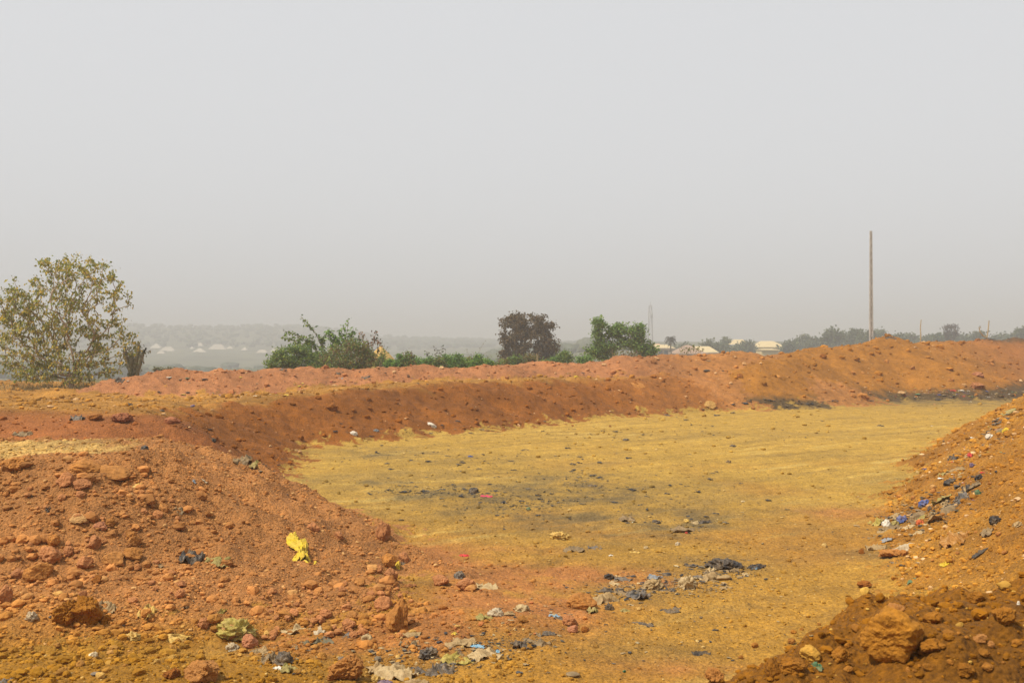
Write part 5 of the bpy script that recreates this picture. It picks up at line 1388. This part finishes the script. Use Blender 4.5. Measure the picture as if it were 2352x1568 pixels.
 ("rag", 2340, 1210, 28, 15, 'bag', 'tan', "rag", "tan lump at the picture edge on the gravelly slope"),
 ("plastic_bag", 2172, 1300, 27, 14, 'sheet', 'yellow', "bag", "bright yellow scrap at the foot of the gravelly slope"),
 ("plastic_strip", 2090, 1338, 36, 7, 'flat', 'green', "strip", "green strip lying on the floor at the slope foot"),
 ("plastic_sheet", 2076, 1270, 70, 25, 'bigsheet', 'pale', "sheet", "pale crumpled plastic sheet at the slope foot"),
 ("rag", 2014, 1264, 44, 22, 'sheet', 'tan', "rag", "tan curled rag joined to the pale crumpled sheet"),
 ("netting", 2036, 1244, 30, 14, 'flat', 'blueg', "net", "grey netting behind the pale crumpled sheet"),
 ("plastic_sack", 2039, 1212, 22, 24, 'bag', 'white', "sack", "white filled sack in the heap of mixed rubbish"),
 ("plastic_bag", 2076, 1202, 27, 21, 'bag', 'blue', "bag", "blue bag beside the white filled sack"),
 ("plastic_bag", 2019, 1206, 40, 26, 'bigsheet', 'lime', "bag", "yellow-olive bag at the near end of the heap of mixed rubbish"),
 ("plastic_bag", 2058, 1210, 22, 18, 'bag', 'olive', "bag", "olive bag between the white sack and the blue bag"),
 ("cloth_scrap", 2116, 1206, 18, 19, 'bag', 'orange', "scrap", "orange-red cloth in the heap of mixed rubbish"),
 ("cloth_scrap", 2044, 1184, 12, 7, 'flat', 'pink', "scrap", "pink scrap behind the white filled sack"),
 ("rag", 2112, 1196, 50, 26, 'bigsheet', 'brown', "rag", "brown rags behind the orange-red cloth"),
 ("rag", 2150, 1200, 46, 26, 'bigsheet', 'tan', "rag", "tan rags between the orange-red cloth and the leaning board"),
 ("cardboard", 2181, 1178, 38, 38, 'board', 'brown', "board", "large leaning brown board in the heap of mixed rubbish"),
 ("plastic_bag", 2124, 1164, 27, 17, 'bag', 'blue', "bag", "blue bag at the far edge of the heap of mixed rubbish"),
 ("rag", 2166, 1156, 56, 22, 'bigsheet', 'olive', "rag", "olive rags behind the large leaning board"),
 ("rag", 2215, 1152, 40, 24, 'bigsheet', 'grey', "rag", "grey rags beyond the large leaning board"),
 ("plastic_bag", 2249, 1138, 17, 16, 'bag', 'green', "bag", "green bag at the top of the heap of mixed rubbish"),
 ("rag", 2218, 1132, 44, 18, 'sheet', 'tan', "rag", "tan rags before the green bag"),
 ("plastic_bag", 2185, 1111, 34, 16, 'bag', 'black', "bag", "black bag alone above the heap of mixed rubbish"),
 ("plastic_bag", 2250, 1104, 22, 13, 'bag', 'black', "bag", "black bag on the slope above the green bag"),
 ("plastic_bag", 2275, 1007, 19, 14, 'bag', 'white', "sack", "white sack far along the slope foot"),
 ("wrapper", 2312, 991, 20, 10, 'bag', 'yellow', "wrapper", "yellow wrapper above the far white sack"),
 ("cloth_scrap", 2232, 1049, 11, 18, 'sheet', 'red', "scrap", "red and white scrap on the slope foot"),
 ("wrapper", 2234, 1075, 11, 13, 'bag', 'purple', "wrapper", "purple wrapper on the slope foot"),
 ("rag", 2196, 1054, 30, 20, 'sheet', 'black', "rag", "black rag where the slope meets the floor"),
 ("cardboard", 2316, 953, 42, 16, 'board', 'olive', "board", "long brown slab of board far along the slope"),
 ("rag", 2312, 966, 24, 12, 'sheet', 'char', "rag", "dark rags below the long brown slab of board"),
 ("rag", 2170, 1090, 30, 12, 'sheet', 'olive', "rag", "olive scrap at the slope foot before the black bag"),
 ("rag", 2200, 1082, 36, 14, 'bigsheet', 'tan', "rag", "tan scraps under the purple wrapper"),
 ("rag", 1438, 1013, 17, 8, 'bag', 'char', "rag", "dark lump far out on the yellow floor, nearer the ridge"),
 ("rag", 1684, 1027, 18, 7, 'bag', 'char', "rag", "dark lump far out on the yellow floor, nearer the orange bank"),
 ("rag", 1673, 1063, 13, 9, 'bag', 'brown', "rag", "brown striped lump out on the yellow floor"),
 ("rag", 1531, 956, 18, 8, 'sheet', 'char', "rag", "dark rag at the foot of the pinkish ridge"),
 ("rag", 2023, 980, 17, 6, 'sheet', 'black', "rag", "black scrap far out on the floor toward the gravelly slope"),
 ("wrapper", 1323, 868, 10, 6, 'bag', 'yellow', "wrapper", "tiny yellow scrap on the face of the pinkish ridge"),
 ("rag", 275, 879, 22, 22, 'sheet', 'char', "rag", "dark rag heap on the blunt end of the pinkish ridge"),
 ("rag", 650, 852, 16, 8, 'sheet', 'char', "rag", "black scrap on the crest of the pinkish ridge below the bushes"),
 ("wrapper", 783, 870, 12, 6, 'flat', 'blueg', "wrapper", "bluish white scrap on the face of the pinkish ridge"),
 ("rag", 776, 862, 12, 8, 'sheet', 'black', "rag", "black scrap above the bluish white scrap"),
 ("rag", 840, 872, 22, 10, 'sheet', 'char', "rag", "dark scraps on the face of the pinkish ridge below the sand heap"),
 ("wrapper", 256, 912, 12, 4, 'flat', 'sky', "wrapper", "pale blue scrap at the foot of the pinkish ridge"),
 ("rag", 2047, 780, 26, 10, 'bigsheet', 'char', "rag", "black rubbish on the small peak beside the pole"),
 ("plastic_leaf", 1878, 1540, 16, 26, 'sheet', 'green', "leaf", "dark green leaf below the yellowish clod"),
 ("bottle", 2338, 1390, 8, 12, 'bag', 'white', "bottle", "shiny white bit at the picture edge on the clod mound"),
]

def build_litter():
    P = hit_many([(l[1], l[2] - 0.12 * l[4]) for l in LITTER]); N = normal_at(P[:, 0], P[:, 1], 0.25)
    for i, (nm, u, v, w, h, kind, key, cat, lab) in enumerate(LITTER):
        s = P[i, 1] / FD; sx = w * s / 2 * 1.04; hz = h * s * 0.9
        slope = 1.0
        if kind == 'bagdown':
            n_, m_ = 46, 18
            A, B = np.meshgrid(np.linspace(0, 1, n_), np.linspace(-1, 1, m_), indexing='ij')
            wd = 0.125 - 0.05 * A + 0.03 * np.sin(A * 9.0) + 0.02 * perlin(A * 7, B * 0 + 3.0, 71)
            fold = (1 - np.abs(perlin(B * 2.4 + 2.2, A * 1.6, 72))) ** 4 * 0.09 + (1 - np.abs(perlin(B * 5.0, A * 2.1 + 4, 73))) ** 4 * 0.06 + np.abs(perlin(B * 3 + A * 9, A * 8, 74)) * 0.03
            X_ = A * 0.80 - 0.40 + 0.03 * perlin(B * 2, A * 4, 75); Y_ = B * wd + 0.05 * np.sin(A * 5.0); Z_ = fold * (1.15 - B * B)
            top = np.stack([X_, Y_, Z_], -1).reshape(-1, 3); ix = np.arange(n_ * m_).reshape(n_, m_)
            q = np.stack([ix[:-1, :-1], ix[1:, :-1], ix[1:, 1:], ix[:-1, 1:]], -1).reshape(-1, 4); K = n_ * m_
            o = mesh_obj(nm, np.concatenate([top, top - [0, 0, 0.012]]), np.concatenate([q, q[:, ::-1] + K]), lmat(key))
            hb = MB(); tt = np.linspace(0, math.pi, 12); hb.tube(np.stack([0.38 + 0.13 * np.sin(tt), 0.03 - 0.075 * np.cos(tt), 0.03 + 0.02 * np.sin(3 * tt)], 1), 0.016, 6); hb.build("handle", lmat(key), o, True)
            o.matrix_world = place_matrix(P[i] + np.array([-0.03, 0.16, 0.02]), N[i], math.radians(-64), 1, 1, 1, 1.0)
        else:
            sy = sx * PYR.uniform(0.7, 0.95) if kind in ('bag', 'bigbag') else max(sx * 0.65, hz * 0.9)
            tilt = 0.9
            if kind in ('sheet', 'flat', 'bigsheet'): hz = max(hz * 0.75, 0.03)
            if kind == 'flat': hz = max(hz * 0.7, 0.03)
            if kind == 'board': hz = hz * 0.35 + 0.02; sy = sx * 0.8
            o = link_mesh(nm, litter_mesh(kind, i % 9, key))
            o.matrix_world = place_matrix(P[i] + np.array([0, sy * 0.35, -0.22 * hz]), N[i], PYR.uniform(-0.35, 0.35) + (math.pi if PYR.random() < 0.5 else 0), sx, sy, hz, tilt)
            if 'leaning' in lab: o.rotation_euler.x += 0.7
        tag(o, lab, cat, "scattered rubbish")

def litter_bands():
    """the continuous drifts of torn plastic between the larger bags"""
    rg = np.random.default_rng(431)
    bands = [([(1400, 1345), (1480, 1345), (1560, 1335), (1640, 1320), (1730, 1302)], 15, 34, "torn piece of dusty plastic in the long row of rubbish", "torn plastic in the long row"),
             ([(880, 1530), (960, 1520), (1060, 1505), (1150, 1485), (1240, 1470), (1330, 1400)], 15, 30, "torn piece of dusty plastic in the row of bags near the pointed rock", "torn plastic in the row of bags"),
             ([(2010, 1230), (2060, 1205), (2130, 1185), (2190, 1150), (2240, 1120)], 13, 34, "torn piece of cloth or plastic in the heap of mixed rubbish", "torn pieces in the heap of mixed rubbish"),
             ([(2190, 1100), (2220, 1050), (2260, 1010), (2310, 965)], 12, 24, "torn scrap along the far foot of the gravelly slope", "scraps along the slope foot"),
             ([(580, 1480), (620, 1500), (680, 1470), (760, 1470), (850, 1460)], 14, 14, "torn rag among the clods at the mound foot", "rags at the mound foot")]
    keys = ["tan", "char", "black", "brown", "char", "olive", "grey", "black", "cream", "tan", "brown", "brown"]
    for line, spread, n, lab, grp in bands:
        ln = np.array(line, float); t = rg.random(n) * (len(ln) - 1); i = t.astype(int); f = (t - i)[:, None]
        uv = ln[i] * (1 - f) + ln[i + 1] * f + rg.normal(0, spread, (n, 2)) * [1.2, 0.7]
        P = hit_many(uv); N = normal_at(P[:, 0], P[:, 1], 0.25)
        for j in range(n):
            w = rg.uniform(16, 46) * (0.6 if "far" in lab else 1.0) * P[j, 1] / FD / 2
            o = link_mesh("torn_plastic", litter_mesh('sheet' if rg.random() < 0.75 else 'bag', int(rg.integers(9)), keys[int(rg.integers(len(keys)))]))
            o.matrix_world = place_matrix(P[j] - [0, 0, 0.02], N[j], rg.uniform(0, 6.28), w, w * rg.uniform(0.5, 0.9), w * rg.uniform(0.3, 0.65), 0.9)
            tag(o, lab, "scrap", grp)

def scraps():
    """fragments of plastic, cloth and charred waste too small and many to count"""
    rg = np.random.default_rng(401)
    zones = [(1260, 1140, 420, 60, 700, 0), (960, 1128, 110, 12, 260, 0), (1180, 1160, 160, 22, 300, 0), (1100, 1135, 90, 10, 140, 0), (1330, 1100, 70, 14, 120, 0), (1560, 1205, 120, 18, 80, 0), (1520, 1345, 190, 26, 900, 1), (1640, 1310, 110, 14, 250, 0), (1450, 1365, 90, 20, 200, 0), (1230, 1420, 150, 60, 200, 1), (1000, 1505, 190, 40, 800, 1), (1150, 1475, 130, 22, 260, 0), (2090, 1190, 90, 36, 420, 1), (2160, 1160, 70, 30, 220, 0), (2210, 1080, 60, 70, 260, 2),
             (2290, 990, 50, 50, 160, 2), (900, 1045, 160, 20, 120, 0), (1150, 1060, 180, 25, 110, 0), (1500, 1100, 420, 90, 220, 0), (1700, 1250, 320, 120, 220, 1), (1550, 1450, 300, 90, 200, 1), (2200, 905, 180, 14, 380, 2), (1800, 925, 190, 8, 220, 0), (2280, 780, 80, 5, 160, 0), (2060, 1265, 70, 40, 140, 1),
             (500, 880, 260, 20, 70, 2), (900, 870, 200, 18, 90, 0), (560, 905, 120, 6, 70, 2), (650, 1500, 90, 34, 120, 1), (330, 1400, 260, 90, 60, 0), (1500, 850, 250, 20, 60, 0), (1100, 990, 500, 14, 120, 0), (1500, 990, 500, 40, 150, 0), (620, 1060, 60, 40, 40, 0)]
    uv = []; kind = []
    for u, v, ru, rv, n, k in zones:
        q = rg.normal(size=(n, 2)) * 0.55
        uv.append(np.stack([u + q[:, 0] * ru, v + q[:, 1] * rv], 1)); kind += [k] * n
    uv = np.concatenate(uv); kind = np.array(kind); ok = (uv[:, 0] > -40) & (uv[:, 0] < 2400) & (uv[:, 1] > 772) & (uv[:, 1] < 1600); uv, kind = uv[ok], kind[ok]
    P = hit_many(uv); ok = P[:, 1] < 110; P, kind = P[ok], kind[ok]; m = len(P)
    pal = [np.array([(.03, .028, .027)] * 6 + [(.06, .052, .04)] * 3 + [(.13, .095, .05)] * 2), np.array([(.30, .20, .09), (.24, .16, .07), (.4, .29, .14), (.05, .04, .03), (.08, .06, .04), (.05, .045, .04), (.03, .03, .03), (.16, .11, .06), (.26, .18, .08)]),
           np.array([(.04, .04, .04), (.4, .3, .16), (.62, .56, .44), (.14, .1, .06), (.45, .03, .03), (.07, .10, .26), (.5, .36, .05), (.1, .2, .1), (.3, .2, .1), (.05, .05, .05), (.5, .2, .08)])]
    s = P[:, 1] / FD * np.minimum(2.2 + rg.pareto(2.2, m) * 3.2, 16) * 0.5
    mb = MB()
    for k in range(8):
        p, f = sheet_verts(5000 + k, 5, 4, 1.0, 0.5); f = f[0]
        e = np.nonzero(np.arange(m) % 8 == k)[0]; a = rg.uniform(0, 6.28, len(e)); ca, sa = np.cos(a)[:, None], np.sin(a)[:, None]
        q = p[None] * (s[e][:, None, None] * np.stack([np.ones(len(e)), rg.uniform(.25, .8, len(e)), rg.uniform(.12, .5, len(e))], 1)[:, None, :])
        V = np.stack([q[..., 0] * ca - q[..., 1] * sa + P[e, 0][:, None], q[..., 0] * sa + q[..., 1] * ca + P[e, 1][:, None], q[..., 2] + P[e, 2][:, None] + 0.005], -1)
        col = np.array([pal[t][rg.integers(len(pal[t]))] for t in kind[e]]) * rg.uniform(0.7, 1.3, len(e))[:, None]
        mb.add(V.reshape(-1, 3), q=(f[None] + (np.arange(len(e)) * len(p))[:, None, None]).reshape(-1, 4), c=np.repeat(col, len(p), 0))
    tag(mb.build("litter_scraps", tint_mat("scraps", 0.6, 0.3)), "countless torn scraps of plastic and charred waste strewn over the site", None, None, "stuff")

build_litter()
litter_bands()
scraps()
# ------------------------------------------------------------------ the dusty air
def build_haze():
    mb = MB(); mb.box((0, 0, 15.5), (12000, 12000, 59))
    m = bpy.data.materials.new("dusty_air"); m.use_nodes = True
    nt = m.node_tree; nt.nodes.clear()
    out = nt.nodes.new("ShaderNodeOutputMaterial"); pv = nt.nodes.new("ShaderNodeVolumePrincipled")
    pv.inputs['Color'].default_value = (0.645, 0.63, 0.62, 1)
    pv.inputs['Density'].default_value = 0.0015
    pv.inputs['Anisotropy'].default_value = 0.0
    nt.links.new(pv.outputs[0], out.inputs['Volume'])
    o = mb.build("haze", m)
    tag(o, "pale dusty haze filling the air over the whole site", None, None, "stuff")
build_haze()
